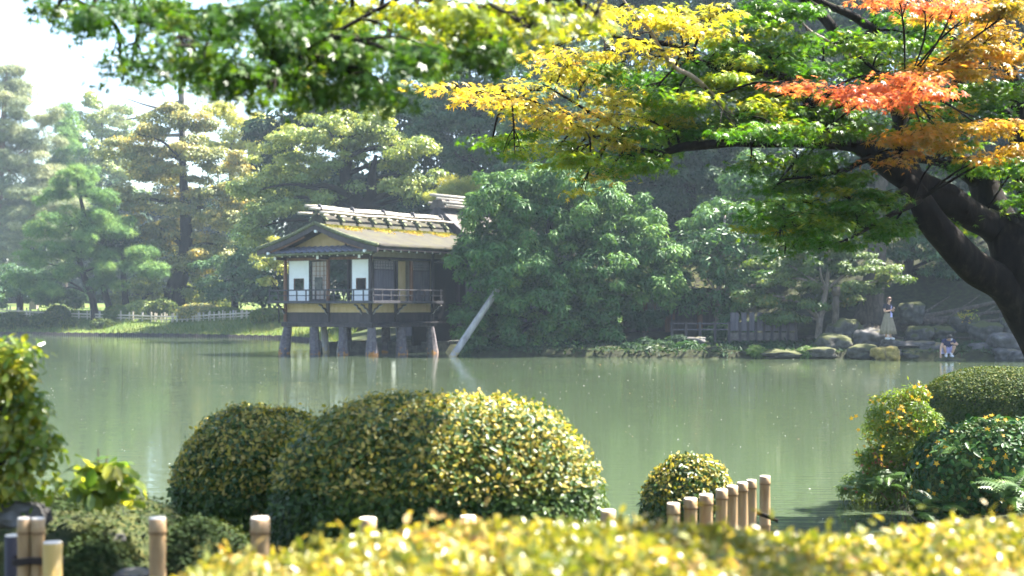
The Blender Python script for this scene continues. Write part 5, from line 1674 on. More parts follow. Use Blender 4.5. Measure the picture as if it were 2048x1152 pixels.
limb('limb', [(1712, 122, 12, 13.9), (1738, 70, 12, 14), (1752, 30, 11, 14.1), (1750, -30, 9, 14.2)], 10)
limb('limb', [(1745, 60, 10, 14), (1700, 28, 9, 13.8), (1660, 10, 8, 13.6), (1600, -20, 5, 13.4)], 9)
limb('limb', [(2030, 500, 40, 14.2), (1985, 420, 34, 14.4), (1962, 360, 30, 14.5), (1920, 320, 24, 14.6), (1905, 240, 18, 14.6), (1920, 150, 14, 14.6), (1900, 60, 10, 14.6), (1890, -20, 6, 14.6)], 12)
limb('limb', [(1962, 370, 20, 14.5), (1925, 345, 14, 14.3), (1880, 325, 11, 14.1), (1840, 318, 9, 13.9)], 9)
limb('limb', [(2045, 540, 36, 14.3), (2066, 460, 30, 14.5), (2058, 380, 26, 14.6), (2034, 260, 20, 14.7), (2030, 170, 16, 14.7), (2012, 90, 12, 14.7), (1990, 20, 9, 14.7), (1985, -60, 5, 14.7)], 12)
limb('limb', [(2034, 250, 14, 14.7), (1990, 215, 12, 14.5), (1950, 205, 10, 14.3), (1890, 190, 7, 14.1)], 8)
limb('limb', [(1700, 292, 14, 13.1), (1640, 230, 13, 12.9), (1590, 168, 13, 12.8), (1545, 150, 13, 12.7), (1500, 140, 12, 12.6), (1450, 134, 11, 12.5), (1400, 124, 8, 12.4), (1350, 92, 7, 12.3), (1303, 86, 6, 12.2), (1255, 78, 4.5, 12.1), (1204, 66, 3, 12)], 10)
limb('limb', [(1500, 282, 8, 12.5), (1450, 215, 6, 12.3), (1390, 156, 5.5, 12.1), (1352, 134, 5.5, 12), (1322, 98, 5, 11.9), (1302, 65, 4.5, 11.8), (1275, 35, 4, 11.8), (1250, 5, 3, 11.7), (1230, -30, 2, 11.7)], 7, 'bark_pale')
limb('limb', [(1350, 135, 3, 12), (1365, 95, 2.6, 11.9), (1360, 60, 2.2, 11.9), (1352, 10, 1.6, 11.8)], 6)
limb('limb', [(1820, 375, 10, 13.4), (1770, 400, 7, 13.1), (1700, 425, 6, 12.9), (1640, 440, 4, 12.7), (1570, 455, 2.5, 12.5)], 7)
limb('limb', [(1840, 400, 8, 13.3), (1790, 425, 6, 13), (1740, 455, 4, 12.8), (1690, 480, 3, 12.6), (1630, 500, 2, 12.5)], 7)
limb('limb', [(1740, 315, 9, 13.2), (1690, 340, 6, 12.9), (1630, 352, 4, 12.7), (1560, 360, 2, 12.5)], 7)
limb('limb', [(1700, 110, 5, 13.8), (1650, 80, 4, 13.4), (1620, 62, 3, 13.2), (1590, 30, 2, 13)], 6, 'bark_pale')
limb('limb', [(1712, 105, 5, 13.8), (1745, 135, 4, 13.4), (1780, 160, 3, 13.1), (1810, 180, 2, 12.9)], 6)


SPRAY = 11


def spray_blobs(lst, D, tiers=1.0):
    out = []
    for b in lst:
        px, py, rx, ry = b[:4]
        d = (b[4] if len(b) > 4 else D) + random.uniform(-.5, .5)
        k = d / FPX
        c = P(px, py, d)
        out.append(((c.x, c.y, c.z), (rx * k, max(rx, 40) * k * 1.1, ry * k * 1.25)))
    return out


def sprays(name, lab, lst, D, leaf, dens, size=.085, root=MT, origin=None, clump=.30, flat=.22, twigs=True, droop=.45, keep=LIMBS, template=T_MAPLE, up=.55, jit=.75, face=0.0):
    origin = mo if origin is None else origin
    bl = spray_blobs(lst, D)
    area = sum(math.pi * b[1][0] * b[1][2] for b in bl)
    n = int(dens * SPRAY * area / (size * size * .5))
    pos, nrm, ct = blob_leaves(bl, n, clump, flat, up, .15)
    k = len(pos)
    nr = unit(np.array([0, -face, 1.0]) + .35 * nrm + jit * rand_dir(k))
    di = unit(nrm * np.array([1, 1, 0]) + .6 * rand_dir(k) - np.array([0, 0, droop]))
    tint = .6 * ct + .4 * rng.uniform(size=k)
    me = leaves_mesh(name, pos - np.array(origin), nr, di, size * rng.uniform(.6, 1.15, k), tint, template, L[leaf])
    o = link(name, me, root)
    if lab: o['label'] = lab
    if twigs:
        mb = MB()
        for c, r in bl:
            c = Vector(c)
            best, bd = None, 1e9
            for ln in keep:
                for p, rr in ln[::2]:
                    d = (p - c).length + rr * .0
                    if d < bd: best, bd = (p, rr), d
            if best is None or bd > 3.5: continue
            mid = (best[0] + c) / 2 + Vector((random.uniform(-.1, .1), random.uniform(-.1, .1), .08)) * bd
            q = spline([(*best[0], min(best[1] * .5, .016)), (*mid, .010), (*c, .004)], 4)
            mb.tube([Vector(v[:3]) - origin for v in q], [v[3] for v in q], 5)
            for _ in range(4):
                e = c + Vector((random.uniform(-1, 1) * r[0] * .8, random.uniform(-1, 1) * r[1] * .8, random.uniform(-.3, .5) * r[2]))
                st = Vector(q[random.choice((5, 6, 7))][:3])
                mb.tube([st - origin, (st + e) / 2 + Vector((0, 0, .03)) - origin, e - origin], [.006, .004, .002], 4)
        mb.build('twigs', M['bark_dark'], root)['kind'] = 'stuff'
    return o


Yl = [(905, 180, 60, 11, 11.5), (960, 196, 50, 9, 11.5), (1010, 205, 50, 9, 11.6), (1050, 220, 60, 11, 11.7), (1105, 234, 60, 10, 11.8), (1010, 182, 40, 8, 11.6), (1085, 182, 30, 7, 11.7), (1130, 262, 75, 12, 11.9), (1100, 240, 40, 8, 11.8),
      (1190, 282, 70, 16, 12), (1240, 205, 66, 14, 12), (1290, 232, 70, 14, 12.1), (1330, 250, 60, 12, 12.2), (1215, 356, 34, 12, 12.1), (1160, 384, 16, 9, 12.1), (1235, 240, 50, 12, 12),
      (1090, 108, 44, 10, 12), (1140, 128, 60, 12, 12), (1210, 110, 40, 10, 11.9), (1235, 28, 50, 16, 11.8), (1190, 60, 36, 10, 11.9), (1330, 42, 70, 16, 11.8), (1385, 50, 50, 14, 11.9), (1440, 18, 50, 14, 11.9), (1300, 20, 50, 14, 11.8), (1262, 92, 30, 10, 11.9), (1410, 62, 40, 10, 12), (1300, 120, 34, 9, 12), (1330, 106, 30, 8, 12), (1180, 150, 50, 10, 12), (1110, 150, 46, 9, 12)]
sprays('foliage', 'yellow leaf sprays reaching out over the water', Yl, 12, 'maple_yellow', 1.15)
Ll = [(985, 288, 46, 9, 11.8), (1060, 282, 66, 11, 11.8), (1030, 310, 40, 8, 11.8), (1110, 300, 60, 12, 11.9), (1180, 316, 66, 14, 12), (1270, 328, 50, 14, 12.2), (1190, 340, 46, 12, 12.1), (1140, 330, 30, 10, 12),
      (1340, 214, 90, 20, 12.2), (1420, 180, 80, 18, 12.3), (1300, 190, 70, 14, 12.2), (1400, 250, 100, 16, 12.4), (1480, 230, 90, 18, 12.5), (1350, 270, 60, 12, 12.3), (1500, 180, 70, 16, 12.5), (1440, 90, 60, 14, 12.3), (1480, 60, 50, 16, 12.4), (1470, 120, 50, 12, 12.4),
      (1640, 196, 80, 16, 12.7), (1570, 222, 80, 16, 12.6), (1660, 374, 76, 13, 12.8), (1600, 404, 70, 12, 12.7), (1700, 390, 60, 12, 12.9), (1520, 462, 44, 9, 12.4), (1590, 452, 60, 9, 12.5), (1560, 250, 70, 14, 12.6), (1260, 262, 60, 12, 12.1), (1640, 255, 70, 14, 12.8), (1550, 205, 60, 14, 12.5), (1900, 420, 40, 30, 14.6), (1950, 440, 30, 26, 15)]
sprays('foliage', 'lime green leaf sprays', Ll, 12.4, 'maple_lime', 1.5)
Gl = [(1190, 156, 90, 16, 12.3), (1270, 162, 80, 15, 12.4), (1330, 168, 60, 14, 12.5), (1240, 140, 60, 10, 12.4), (1420, 112, 60, 14, 12.6), (1300, 330, 40, 16, 12.4), (1260, 310, 50, 12, 12.3), (1300, 300, 40, 10, 12.4), (1390, 275, 70, 12, 12.7),
      (1460, 255, 90, 16, 12.8), (1530, 260, 90, 18, 12.9), (1610, 240, 90, 18, 13), (1680, 240, 80, 18, 13.1), (1740, 256, 60, 18, 13.2), (1530, 160, 80, 20, 12.9), (1600, 130, 80, 20, 13), (1620, 90, 70, 18, 13.2), (1560, 40, 70, 20, 13.2), (1520, 10, 60, 20, 13.1), (1640, 160, 80, 18, 13.1), (1700, 140, 70, 18, 13.4), (1760, 100, 70, 20, 13.6), (1840, 76, 70, 20, 13.7), (1830, 130, 70, 20, 13.8), (1800, 40, 60, 20, 13.7), (1700, 80, 50, 16, 13.7), (1760, 180, 60, 18, 13.7), (1700, 200, 60, 12, 13.3),
      (1900, 206, 80, 22, 13.9), (1970, 180, 60, 24, 14), (1940, 250, 70, 20, 14), (2030, 200, 60, 30, 14), (1860, 240, 60, 16, 13.8), (1950, 340, 80, 18, 14.2), (2020, 350, 60, 26, 14.2), (1900, 300, 60, 14, 14), (2050, 420, 50, 24, 14.4), (1960, 392, 50, 16, 14.5),
      (1560, 360, 50, 10, 12.6), (1620, 338, 80, 14, 12.9), (1570, 432, 80, 12, 12.6), (1640, 428, 90, 15, 12.8), (1710, 420, 80, 18, 12.9), (1660, 460, 80, 14, 12.8), (1730, 460, 60, 16, 13), (1780, 420, 44, 28, 13.2), (1640, 486, 60, 10, 12.6), (1570, 508, 30, 6, 12.5), (1600, 496, 40, 7, 12.5), (1700, 492, 40, 10, 12.7), (1770, 470, 30, 16, 13.1), (1800, 460, 24, 14, 13.3), (1500, 330, 40, 8, 12.6), (1560, 268, 70, 14, 11.9), (1640, 276, 80, 16, 12), (1480, 270, 50, 10, 11.8), (1600, 312, 60, 12, 12), (1540, 385, 60, 10, 12.4), (1600, 372, 70, 12, 12.4), (1560, 410, 50, 9, 12.3), (1700, 365, 70, 16, 12.6), (1760, 390, 50, 20, 12.8), (1620, 460, 70, 10, 12.4), (1530, 446, 44, 8, 12.3), (1690, 440, 70, 14, 12.5), (1560, 478, 40, 6, 12.4), (1480, 150, 60, 18, 12.5), (1540, 110, 60, 18, 12.7), (1440, 150, 60, 14, 12.4)]
sprays('foliage', 'fresh green leaf sprays', Gl, 13, 'maple_green', 1.45)
Ol = [(1930, 34, 100, 22, 13.2), (1990, 60, 70, 20, 13.2), (1880, 122, 80, 18, 13.1), (1930, 148, 80, 18, 13.2), (1850, 150, 50, 12, 13), (1810, 300, 46, 15, 12.9), (1850, 276, 70, 16, 13), (1890, 302, 50, 14, 13), (1780, 322, 24, 9, 12.9), (1980, 268, 60, 18, 13.1), (2030, 300, 46, 20, 13.1), (1840, 212, 44, 14, 12.9), (1870, 250, 50, 12, 13), (2020, 130, 50, 20, 13.2), (2030, 20, 50, 20, 13.2), (1960, 320, 30, 10, 13), (2010, 100, 60, 18, 13.2), (1950, 100, 60, 18, 13.2)]
sprays('foliage', 'orange and gold leaf sprays', Ol, 13.1, 'maple_orange', 1.35)
Rl = [(1690, 190, 90, 12, 11.9), (1760, 182, 80, 13, 11.9), (1820, 176, 66, 14, 11.9), (1620, 178, 50, 8, 11.9), (1850, 190, 40, 12, 11.9), (1720, 206, 50, 8, 11.9), (1780, 208, 46, 9, 11.9), (1800, 0, 60, 10, 12.3), (1850, 12, 66, 12, 12.3), (1910, 10, 50, 10, 12.3), (1800, 152, 40, 8, 11.9), (1590, 172, 30, 6, 11.9)]
sprays('foliage', 'scarlet leaf spray', Rl, 12.0, 'maple_red', 1.3)
# the part of the crown above and right of the view
Xl = [(x, y, 130, 40, 13.5 + .6 * math.sin(x)) for x in range(1500, 2500, 130) for y in (-70, -190, -320)] + [(2150, 100, 110, 40), (2230, 220, 110, 40), (2150, 320, 90, 40), (2280, 340, 90, 40), (2200, 0, 110, 40), (2130, 220, 80, 40)]
sprays('foliage', None, Xl, 14.2, 'maple_green', .10, .11, twigs=False)

# ------------------------------------------------------------------ the maple whose branch hangs into the top of the view
OT = empty('overhanging_maple', (4.4, -1.2, .4), 'maple reaching a low blurred green branch across the top left of the view', 'tree')
oo = OT.location.copy()
OL = []
def wlimb(name, seq, seg=9):
    q = spline(seq, 6)
    OL.append([(Vector(v[:3]), v[3]) for v in q])
    MB().tube([Vector(v[:3]) - oo for v in q], [v[3] for v in q], seg, True, .12).build(name, M['bark_dark'], OT, True)
wlimb('trunk', [(4.4, -1.2, .3, .22), (4.35, -1.1, 1.8, .19), (4.1, -.6, 3.2, .16), (3.6, .4, 4.6, .13)], 12)
a = P(1130, -10, 5.6); b_ = P(1000, 14, 5.5); c = P(880, 4, 5.4); d = P(700, -20, 5.4); e = P(420, 20, 5.3); f_ = P(200, 20, 5.3)
wlimb('limb', [(3.9, -.1, 3.9, .10), (2.6, 2.4, 3.75, .06), (1.3, 4.6, 3.45, .035), (a.x, a.y, a.z, .02), (b_.x, b_.y, b_.z, .013), (c.x, c.y, c.z, .012), (d.x, d.y, d.z, .010), (e.x, e.y, e.z, .007), (f_.x, f_.y, f_.z, .004)])
a = P(800, -5, 5.4); b_ = P(680, 60, 5.3); c = P(560, 130, 5.2); d = P(480, 170, 5.2)
wlimb('limb', [(*a, .010), (*b_, .008), (*c, .006), (*d, .003)], 6)
wlimb('limb', [(3.6, .4, 4.6, .12), (2.8, 3, 4.7, .08), (2.0, 5.4, 4.9, .05), (1.4, 7, 4.9, .03), (.8, 8.3, 4.8, .015)])
OG = [(115, 14, 46, 16), (180, 22, 60, 18), (170, 46, 26, 10), (270, 16, 80, 20), (340, 30, 60, 20), (360, 60, 60, 14), (420, 50, 80, 24), (260, 138, 40, 9), (320, 126, 56, 14), (400, 112, 66, 18), (470, 130, 70, 24), (430, 172, 56, 16), (380, 168, 30, 9), (520, 40, 90, 26), (600, 40, 90, 26), (560, 96, 80, 26), (560, 150, 70, 24), (640, 120, 80, 28), (700, 120, 70, 28), (690, 170, 70, 20), (620, 186, 50, 16), (740, 180, 46, 18), (500, 198, 24, 12), (540, 196, 36, 12), (590, 210, 20, 10), (770, 200, 20, 14), (650, 70, 80, 24), (700, 60, 60, 22), (840, 120, 70, 20), (920, 116, 60, 22), (980, 110, 44, 18), (880, 150, 40, 10), (1010, 130, 30, 8), (760, 110, 60, 24), (240, 118, 20, 6), (350, 90, 34, 9), (460, 88, 60, 14)]
sprays('foliage', None, [(*b, 5.3 + .3 * math.sin(b[0])) for b in OG], 5.3, 'over_green', 2.0, .052, OT, oo, .13, .5, True, .5, OL, jit=1.3, face=.5)
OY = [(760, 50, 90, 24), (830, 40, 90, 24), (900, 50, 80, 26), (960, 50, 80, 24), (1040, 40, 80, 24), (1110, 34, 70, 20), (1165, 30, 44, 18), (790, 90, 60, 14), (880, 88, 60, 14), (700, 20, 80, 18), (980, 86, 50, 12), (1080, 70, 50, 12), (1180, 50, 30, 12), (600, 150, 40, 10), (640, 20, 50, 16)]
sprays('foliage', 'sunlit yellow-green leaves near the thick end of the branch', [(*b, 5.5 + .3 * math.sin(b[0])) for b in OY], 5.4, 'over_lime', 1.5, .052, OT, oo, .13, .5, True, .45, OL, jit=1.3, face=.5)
# more of its crown, added out of view to shade the big azalea's left half
wb = []
for k in range(40):
    x = random.uniform(.6, 1.05); y = random.uniform(7.0, 8.6)
    zlow = CAM_Z + (HOR + 40) * (y + .4) / FPX + .15
    wb.append(((x, y, zlow + random.uniform(0, .7)), (.3, .3, .12)))
pos, nrm, ct = blob_leaves(wb, 45000, .25, .35, .6, .2)
me = leaves_mesh('foliage', pos - np.array(oo), unit(np.array([0, 0, 1.]) + .6 * rand_dir(len(pos))), rand_dir(len(pos)), rng.uniform(.04, .065, len(pos)), ct, T_MAPLE, L['over_green'])
link('foliage', me, OT)

# ------------------------------------------------------------------ near bank: hedge, clipped bushes, moss mound, posts
HED = [(300, 1190), (370, 1140), (450, 1108), (600, 1084), (760, 1064), (900, 1040), (1050, 1034), (1200, 1034), (1330, 1034), (1450, 1052), (1650, 1062), (1700, 1064), (1850, 1044), (2048, 1020), (2300, 1010)]
hx_ = np.array([(a - 1024) * 3.4 / FPX for a, _ in HED]); hz_ = np.array([CAM_Z - (b + 8 - HOR) * 3.4 / FPX for _, b in HED])
hg = empty('front_hedge', (.4, 3.0, .5), 'sunlit yellow-green azalea hedge running across the very front of the view', 'hedge')
ho = np.array(hg.location)
def hedge_top(x, y):
    t = (y - 3.0)
    z = np.interp(x, hx_, hz_)
    return z - .9 * np.maximum(0, np.abs(t) - .3) ** 2 * 1.6
n = 34000
x = rng.uniform(-.8, 1.75, n); y = rng.uniform(2.35, 3.55, n)
z = hedge_top(x, y) + np.array([.035 * mnoise.noise(Vector((a * 7, b * 7, 0))) + .03 * mnoise.noise(Vector((a * 19, b * 19, 4))) for a, b in zip(x, y)]) - .12 * rng.uniform(size=n) ** 1.8
spk = rng.uniform(size=n) < .04
z = z + spk * rng.uniform(.0, .06, n)
cl = np.array([.5 + .7 * mnoise.noise(Vector((a * 4, b * 4, 5))) for a, b in zip(x, y)])
nr = unit(np.array([0, 0, .7]) + .75 * rand_dir(n))
me = leaves_mesh('foliage', np.stack([x, y, z], 1) - ho, nr, unit(rand_dir(n) + np.array([0, 0, .45])), rng.uniform(.018, .036, n), .4 * cl + .6 * rng.uniform(size=n), T_OVAL, L['hedge_front'])
link('foliage', me, hg)
# front and back faces, and the twiggy inside
for yy, sgn in ((2.36, -1), (3.54, 1)):
    n2 = 9000
    x = rng.uniform(-.75, 1.75, n2)
    zt = hedge_top(x, np.full(n2, yy))
    z = .5 + (zt - .5) * rng.uniform(size=n2) ** .7
    y = yy + sgn * .06 * np.sin((z - .5) * 3) + rng.normal(0, .03, n2)
    me = leaves_mesh('foliage', np.stack([x, y, z], 1) - ho, unit(np.array([0, sgn, .3]) + .7 * rand_dir(n2)), rand_dir(n2), rng.uniform(.02, .036, n2), rng.uniform(size=n2), T_OVAL, L['hedge_front'])
    link('foliage', me, hg)
vs, fs = [], []
xs = np.linspace(-.74, 1.72, 40)
for xx in xs:
    for yy in (2.42, 2.6, 3.0, 3.4, 3.48):
        vs.append((xx - ho[0], yy - ho[1], float(hedge_top(np.array(xx), np.array(yy))) - .10 - ho[2]))
    vs.append((xx - ho[0], 3.46 - ho[1], -.1)); vs.append((xx - ho[0], 2.44 - ho[1], -.1))
for i in range(39):
    for j in range(7):
        a = i * 7 + j; b_ = i * 7 + (j + 1) % 7
        fs.append((a, b_, b_ + 7, a + 7))
m = MB(); m.add(vs, fs); m.build('branches', M['twig'], hg)


def clipped(lab, px, py_top, rx_px, D, zbase, depth, leaf, n, size, p=2.6, tip=None, name='clipped_bush', template=T_OVAL, group='clipped bushes on the near bank', rough=.03, lump=.05, tipn=.4):
    k = D / FPX
    ct_ = P(px, py_top, D)
    h = ct_.z - zbase
    c = (ct_.x, D, zbase + h * .42)
    r = (rx_px * k, depth, h * .58)
    root = empty(name, (ct_.x, D, zbase), lab, 'bush', group)
    dome_into(root, c, r, n, size, leaf, template, p, rough, lump)
    if tip:
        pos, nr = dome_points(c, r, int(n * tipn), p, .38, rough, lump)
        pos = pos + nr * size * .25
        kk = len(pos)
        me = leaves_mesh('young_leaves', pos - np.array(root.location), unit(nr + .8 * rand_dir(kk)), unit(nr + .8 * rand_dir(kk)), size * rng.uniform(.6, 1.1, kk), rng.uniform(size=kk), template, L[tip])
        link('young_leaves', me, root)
    return root


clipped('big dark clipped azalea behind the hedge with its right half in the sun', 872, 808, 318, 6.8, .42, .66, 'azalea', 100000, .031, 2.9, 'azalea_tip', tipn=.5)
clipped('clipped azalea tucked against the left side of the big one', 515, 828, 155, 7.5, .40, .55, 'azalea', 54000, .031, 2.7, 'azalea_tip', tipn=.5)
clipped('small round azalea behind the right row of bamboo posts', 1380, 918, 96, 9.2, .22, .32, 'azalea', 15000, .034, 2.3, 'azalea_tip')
clipped('large smooth clipped bush on the right bank under the maple', 2010, 738, 152, 19, .05, .95, 'clipped', 110000, .034, 2.8, 'clipped', rough=.012, lump=.03)
ivb = clipped('clipped bush at the right waterline overgrown with creeper and ferns', 2000, 850, 160, 13.2, -.1, .6, 'clipped', 26000, .045, 2.5, 'ivy', rough=.03, lump=.08, tipn=.7)
c = np.array([ivb.location.x, ivb.location.y, .38])
# creeper leaves, flowers and fern fronds on the overgrown bush
pos, nr = dome_points(c, (.78, .66, .56), 2600, 2.4, -.5, .04, .06)
k = len(pos)
link('creeper', leaves_mesh('creeper', pos - np.array(ivb.location), unit(nr + .5 * rand_dir(k)), rand_dir(k), rng.uniform(.05, .10, k), rng.uniform(size=k), T_OVAL, L['ivy']), ivb)
pos, nr = dome_points(c, (.80, .68, .58), 130, 2.4, -.4, .03, .06)
link('flower', leaves_mesh('flower', pos - np.array(ivb.location), unit(nr + .3 * rand_dir(len(pos)) + np.array([0, -.6, 0])), rand_dir(len(pos)), rng.uniform(.035, .06, len(pos)), rng.uniform(size=len(pos)), T_FLOWER, L['flower']), ivb)['kind'] = 'stuff'


def fern_clump(lab, px, py, D, n, size, spread=.5, group='ferns at the right waterline'):
    c = P(px, py, D)
    root = empty('fern', c, lab, 'fern', group)
    for i in range(n):
        a = random.uniform(0, 2 * math.pi)
        e = random.uniform(.1, .6)
        d = np.array([[math.cos(a) * math.cos(e), math.sin(a) * math.cos(e) - .25, math.sin(e)]])
        me = leaves_mesh('frond', np.array([[random.uniform(-1, 1) * spread * .3, random.uniform(-1, 1) * spread * .2, random.uniform(-.05, .1)]]), np.array([[0, -.3, 1.]]) + .3 * rand_dir(1), d, np.array([size * random.uniform(.7, 1.2)]), rng.uniform(size=1), T_FERN, L['fern'])
        link('frond', me, root)
    return root


fern_clump('fern fronds at the right edge above the front hedge', 2035, 990, 12.2, 26, .26, .35)
fern_clump('fern fronds hanging to the water left of the creeper bush', 1870, 1015, 12.7, 26, .2, .5)
fern_clump('fern fronds at the foot of the yellow-flowered bush', 1800, 965, 14.2, 44, .2, .8)
fern_clump('fern fronds trailing over the water at the left of the yellow-flowered bush', 1745, 975, 14.3, 34, .2, .6)
fern_clump('fern fronds on top of the creeper bush', 1950, 905, 12.9, 22, .2, .6)

# loose bush with yellow flowers
yb = empty('flowering_bush', P(1800, 1000, 14.6), 'loose arching bush with small yellow flowers and red seed pods at the right waterline', 'bush')
yo = yb.location.copy()
YB_ = [(1800, 820, 50, 30), (1830, 785, 40, 22), (1770, 860, 56, 30), (1820, 860, 50, 34), (1750, 900, 46, 28), (1800, 905, 60, 34), (1845, 900, 40, 30), (1740, 940, 40, 24), (1790, 950, 60, 30), (1840, 950, 40, 30), (1715, 975, 30, 14), (1760, 985, 50, 16), (1820, 985, 46, 18), (1850, 840, 24, 30), (1860, 930, 30, 30)]
f1 = foliage('foliage', px_blobs([(a - 4, b, r * 1.0, q_ * 1.1) for a, b, r, q_ in YB_], 14.6, .9, 0), 16000, .05, L['yellow_flower'], T_LONG, .14, .8, parent=yb, origin=yo, jit=.7)
stems = [(1800, 1000, 1830, 760), (1795, 1000, 1800, 775), (1790, 1000, 1770, 820), (1785, 1000, 1735, 880), (1780, 1000, 1712, 905), (1805, 1000, 1858, 790), (1775, 1000, 1700, 960), (1810, 1000, 1845, 770), (1790, 1000, 1752, 850)]
fp = []
for x0, y0, x1, y1 in stems:
    d0 = 14.6 + random.uniform(-.2, .2)
    p0, p1 = P(x0, y0, d0), P(x1, y1, d0 + random.uniform(-.25, .25))
    pts = [p0.lerp(p1, t / 6) + Vector((0, 0, .08 * math.sin(math.pi * t / 6))) for t in range(7)]
    MB().tube([p - yo for p in pts], [.008 * (1 - t / 8) for t in range(7)], 5).build('stem', M['wood_brown'], yb)
    for t in np.linspace(.25, 1, 60):
        q = p0.lerp(p1, float(t)) + Vector((random.gauss(0, .035), random.gauss(0, .035), .08 * math.sin(math.pi * t) + random.gauss(0, .02)))
        fp.append(q)
fp = np.array([tuple(q) for q in fp])
link('foliage', leaves_mesh('foliage', fp - np.array(yo), unit(rand_dir(len(fp)) + np.array([0, -.3, .8])), rand_dir(len(fp)), rng.uniform(.035, .06, len(fp)), rng.uniform(.3, 1, len(fp)), T_LONG, L['yellow_flower']), yb)
bl = px_blobs(YB_, 14.3, .8, 0)
pos, nr, ct = blob_leaves(bl, 260, .14, .8, .7, .6)
sel = np.concatenate([pos[:90], fp[rng.integers(0, len(fp), 40)] + np.array([0, -.03, 0])])
link('flower', leaves_mesh('flower', sel - np.array(yo), unit(rand_dir(len(sel)) + np.array([0, -1.2, .5])), rand_dir(len(sel)), rng.uniform(.035, .055, len(sel)), rng.uniform(size=len(sel)), T_FLOWER, L['flower']), yb)['kind'] = 'stuff'
sel = np.concatenate([pos[150:230], fp[rng.integers(0, len(fp), 50)]])
link('seed_pod', leaves_mesh('seed_pod', sel - np.array(yo), rand_dir(len(sel)), rand_dir(len(sel)), rng.uniform(.03, .045, len(sel)), rng.uniform(size=len(sel)), T_FLOWER, L['seedpod']), yb)['kind'] = 'stuff'

# moss mound with stones on the left
def mound(lab, px, py_top, rx_px, D, zb, deep, seed, name='mossy_mound', mat='moss'):
    k = D / FPX
    t = P(px, py_top, D)
    root = empty(name, (t.x, D, zb), lab, 'mound', 'mossy mounds on the left bank')
    vs, fs = [], []
    seg, ring = 64, 22
    for i in range(ring + 1):
        u_ = i / ring
        for j in range(seg):
            ph = 2 * math.pi * j / seg
            r_ = math.sin(u_ * math.pi / 2)
            h = (1 - r_ ** 3.2) ** .6 if r_ < 1 else 0
            w = 1 + .12 * mnoise.noise(Vector((math.cos(ph) * 1.5, math.sin(ph) * 1.5, seed)))
            x, y = math.cos(ph) * r_ * rx_px * k * w, math.sin(ph) * r_ * deep * w
            z = (t.z - zb) * h + .05 * mnoise.noise(Vector((x * 5, y * 5, seed))) + .025 * mnoise.noise(Vector((x * 14, y * 14, seed)))
            vs.append((x, y, z))
    for i in range(ring):
        for j in range(seg):
            a, b_ = i * seg + j, i * seg + (j + 1) % seg
            fs.append((a, b_, b_ + seg, a + seg))
    m = MB(); m.add(vs, fs); o = m.build('soil', M[mat], root, True)
    V = np.array(vs)
    idx = rng.integers(0, len(V) - seg, 14000)
    pos = V[idx] + rng.normal(0, .014, (14000, 3))
    nn = unit(pos / np.array([rx_px * k, deep, max(t.z - zb, .1)]))
    me = leaves_mesh('moss', pos, unit(nn + .7 * rand_dir(14000)), rand_dir(14000), rng.uniform(.012, .03, 14000), np.array([.5 + .6 * mnoise.noise(Vector(p * 5)) for p in pos]) * .6 + .4 * rng.uniform(size=14000), T_DIAMOND, L['moss_tuft'])
    link('moss', me, root)['kind'] = 'stuff'
    return root


mound('broad moss-covered mound at the left behind the bamboo posts', 130, 1008, 400, 5.7, .30, .9, 1.0)
mound('low mossy hump right of the single bamboo post', 410, 1060, 130, 5.3, .30, .5, 2.0)
mound('small bright mossy hump beside the yellow bamboo stump', 185, 1090, 120, 4.9, .30, .35, 3.0)
rock('grey lichen-covered stone half sunk in the left moss mound', 30, 1030, 60, 26, 5.1, 'rock_bare', 61, group='stones in the left moss mound')
rock('dark stone in the moss mound between the posts', 215, 1076, 34, 16, 4.95, 'rock', 62, group='stones in the left moss mound')
rock('small pale stone at the foot of the single bamboo post', 270, 1148, 40, 10, 4.6, 'rock_bare', 63, group='stones in the left moss mound')

# tall leafy shrub at the left edge
ls = empty('leafy_shrub', P(-30, 1040, 5.1), 'tall sunlit leafy shrub at the left edge of the near bank', 'shrub')
lo_ = ls.location.copy()
LS = [(-30, 730, 70, 40), (24, 722, 34, 24), (20, 770, 50, 36), (50, 800, 34, 24), (-10, 840, 60, 40), (55, 850, 34, 30), (60, 900, 36, 26), (10, 900, 40, 30), (60, 950, 34, 26), (30, 985, 50, 22), (-60, 900, 60, 60), (80, 880, 20, 14), (84, 970, 16, 12)]
foliage('foliage', px_blobs([(a - 8, b, r * .92, q_) for a, b, r, q_ in LS], 5.1, .8, 0), 3600, .04, L['camellia'], T_OVAL, .09, .8, parent=ls, origin=lo_, jit=.7)
for x0, x1, y1 in ((-30, 20, 760), (-20, 55, 840), (-40, -20, 740), (-10, 70, 930), (-25, 40, 800)):
    p0, p1 = P(x0, 1040, 5.1), P(x1, y1, 5.1)
    MB().tube([p0 - lo_, p0.lerp(p1, .5) + Vector((-.03, 0, .02)) - lo_, p1 - lo_], [.018, .012, .005], 6).build('stem', M['bark_dark'], ls, True)
sp_ = empty('small_plant', P(205, 1010, 5.3), 'small broad-leaved plant on top of the moss mound', 'plant')
so = sp_.location.copy()
foliage('foliage', px_blobs([(176, 950, 30, 24), (215, 935, 36, 22), (240, 965, 24, 24), (200, 980, 44, 20), (160, 975, 20, 18), (235, 990, 26, 14)], 5.3, .8, 0), 210, .07, L['camellia'], T_OVAL, .07, .8, parent=sp_, origin=so, jit=.7)
for x0, x1, y1 in ((200, 196, 898), (205, 230, 940), (198, 170, 940), (206, 214, 910)):
    p0, p1 = P(x0, 1015, 5.3), P(x1, y1, 5.3)
    MB().tube([p0 - so, p1 - so], [.007, .003], 5).build('stem', M['twig'], sp_)

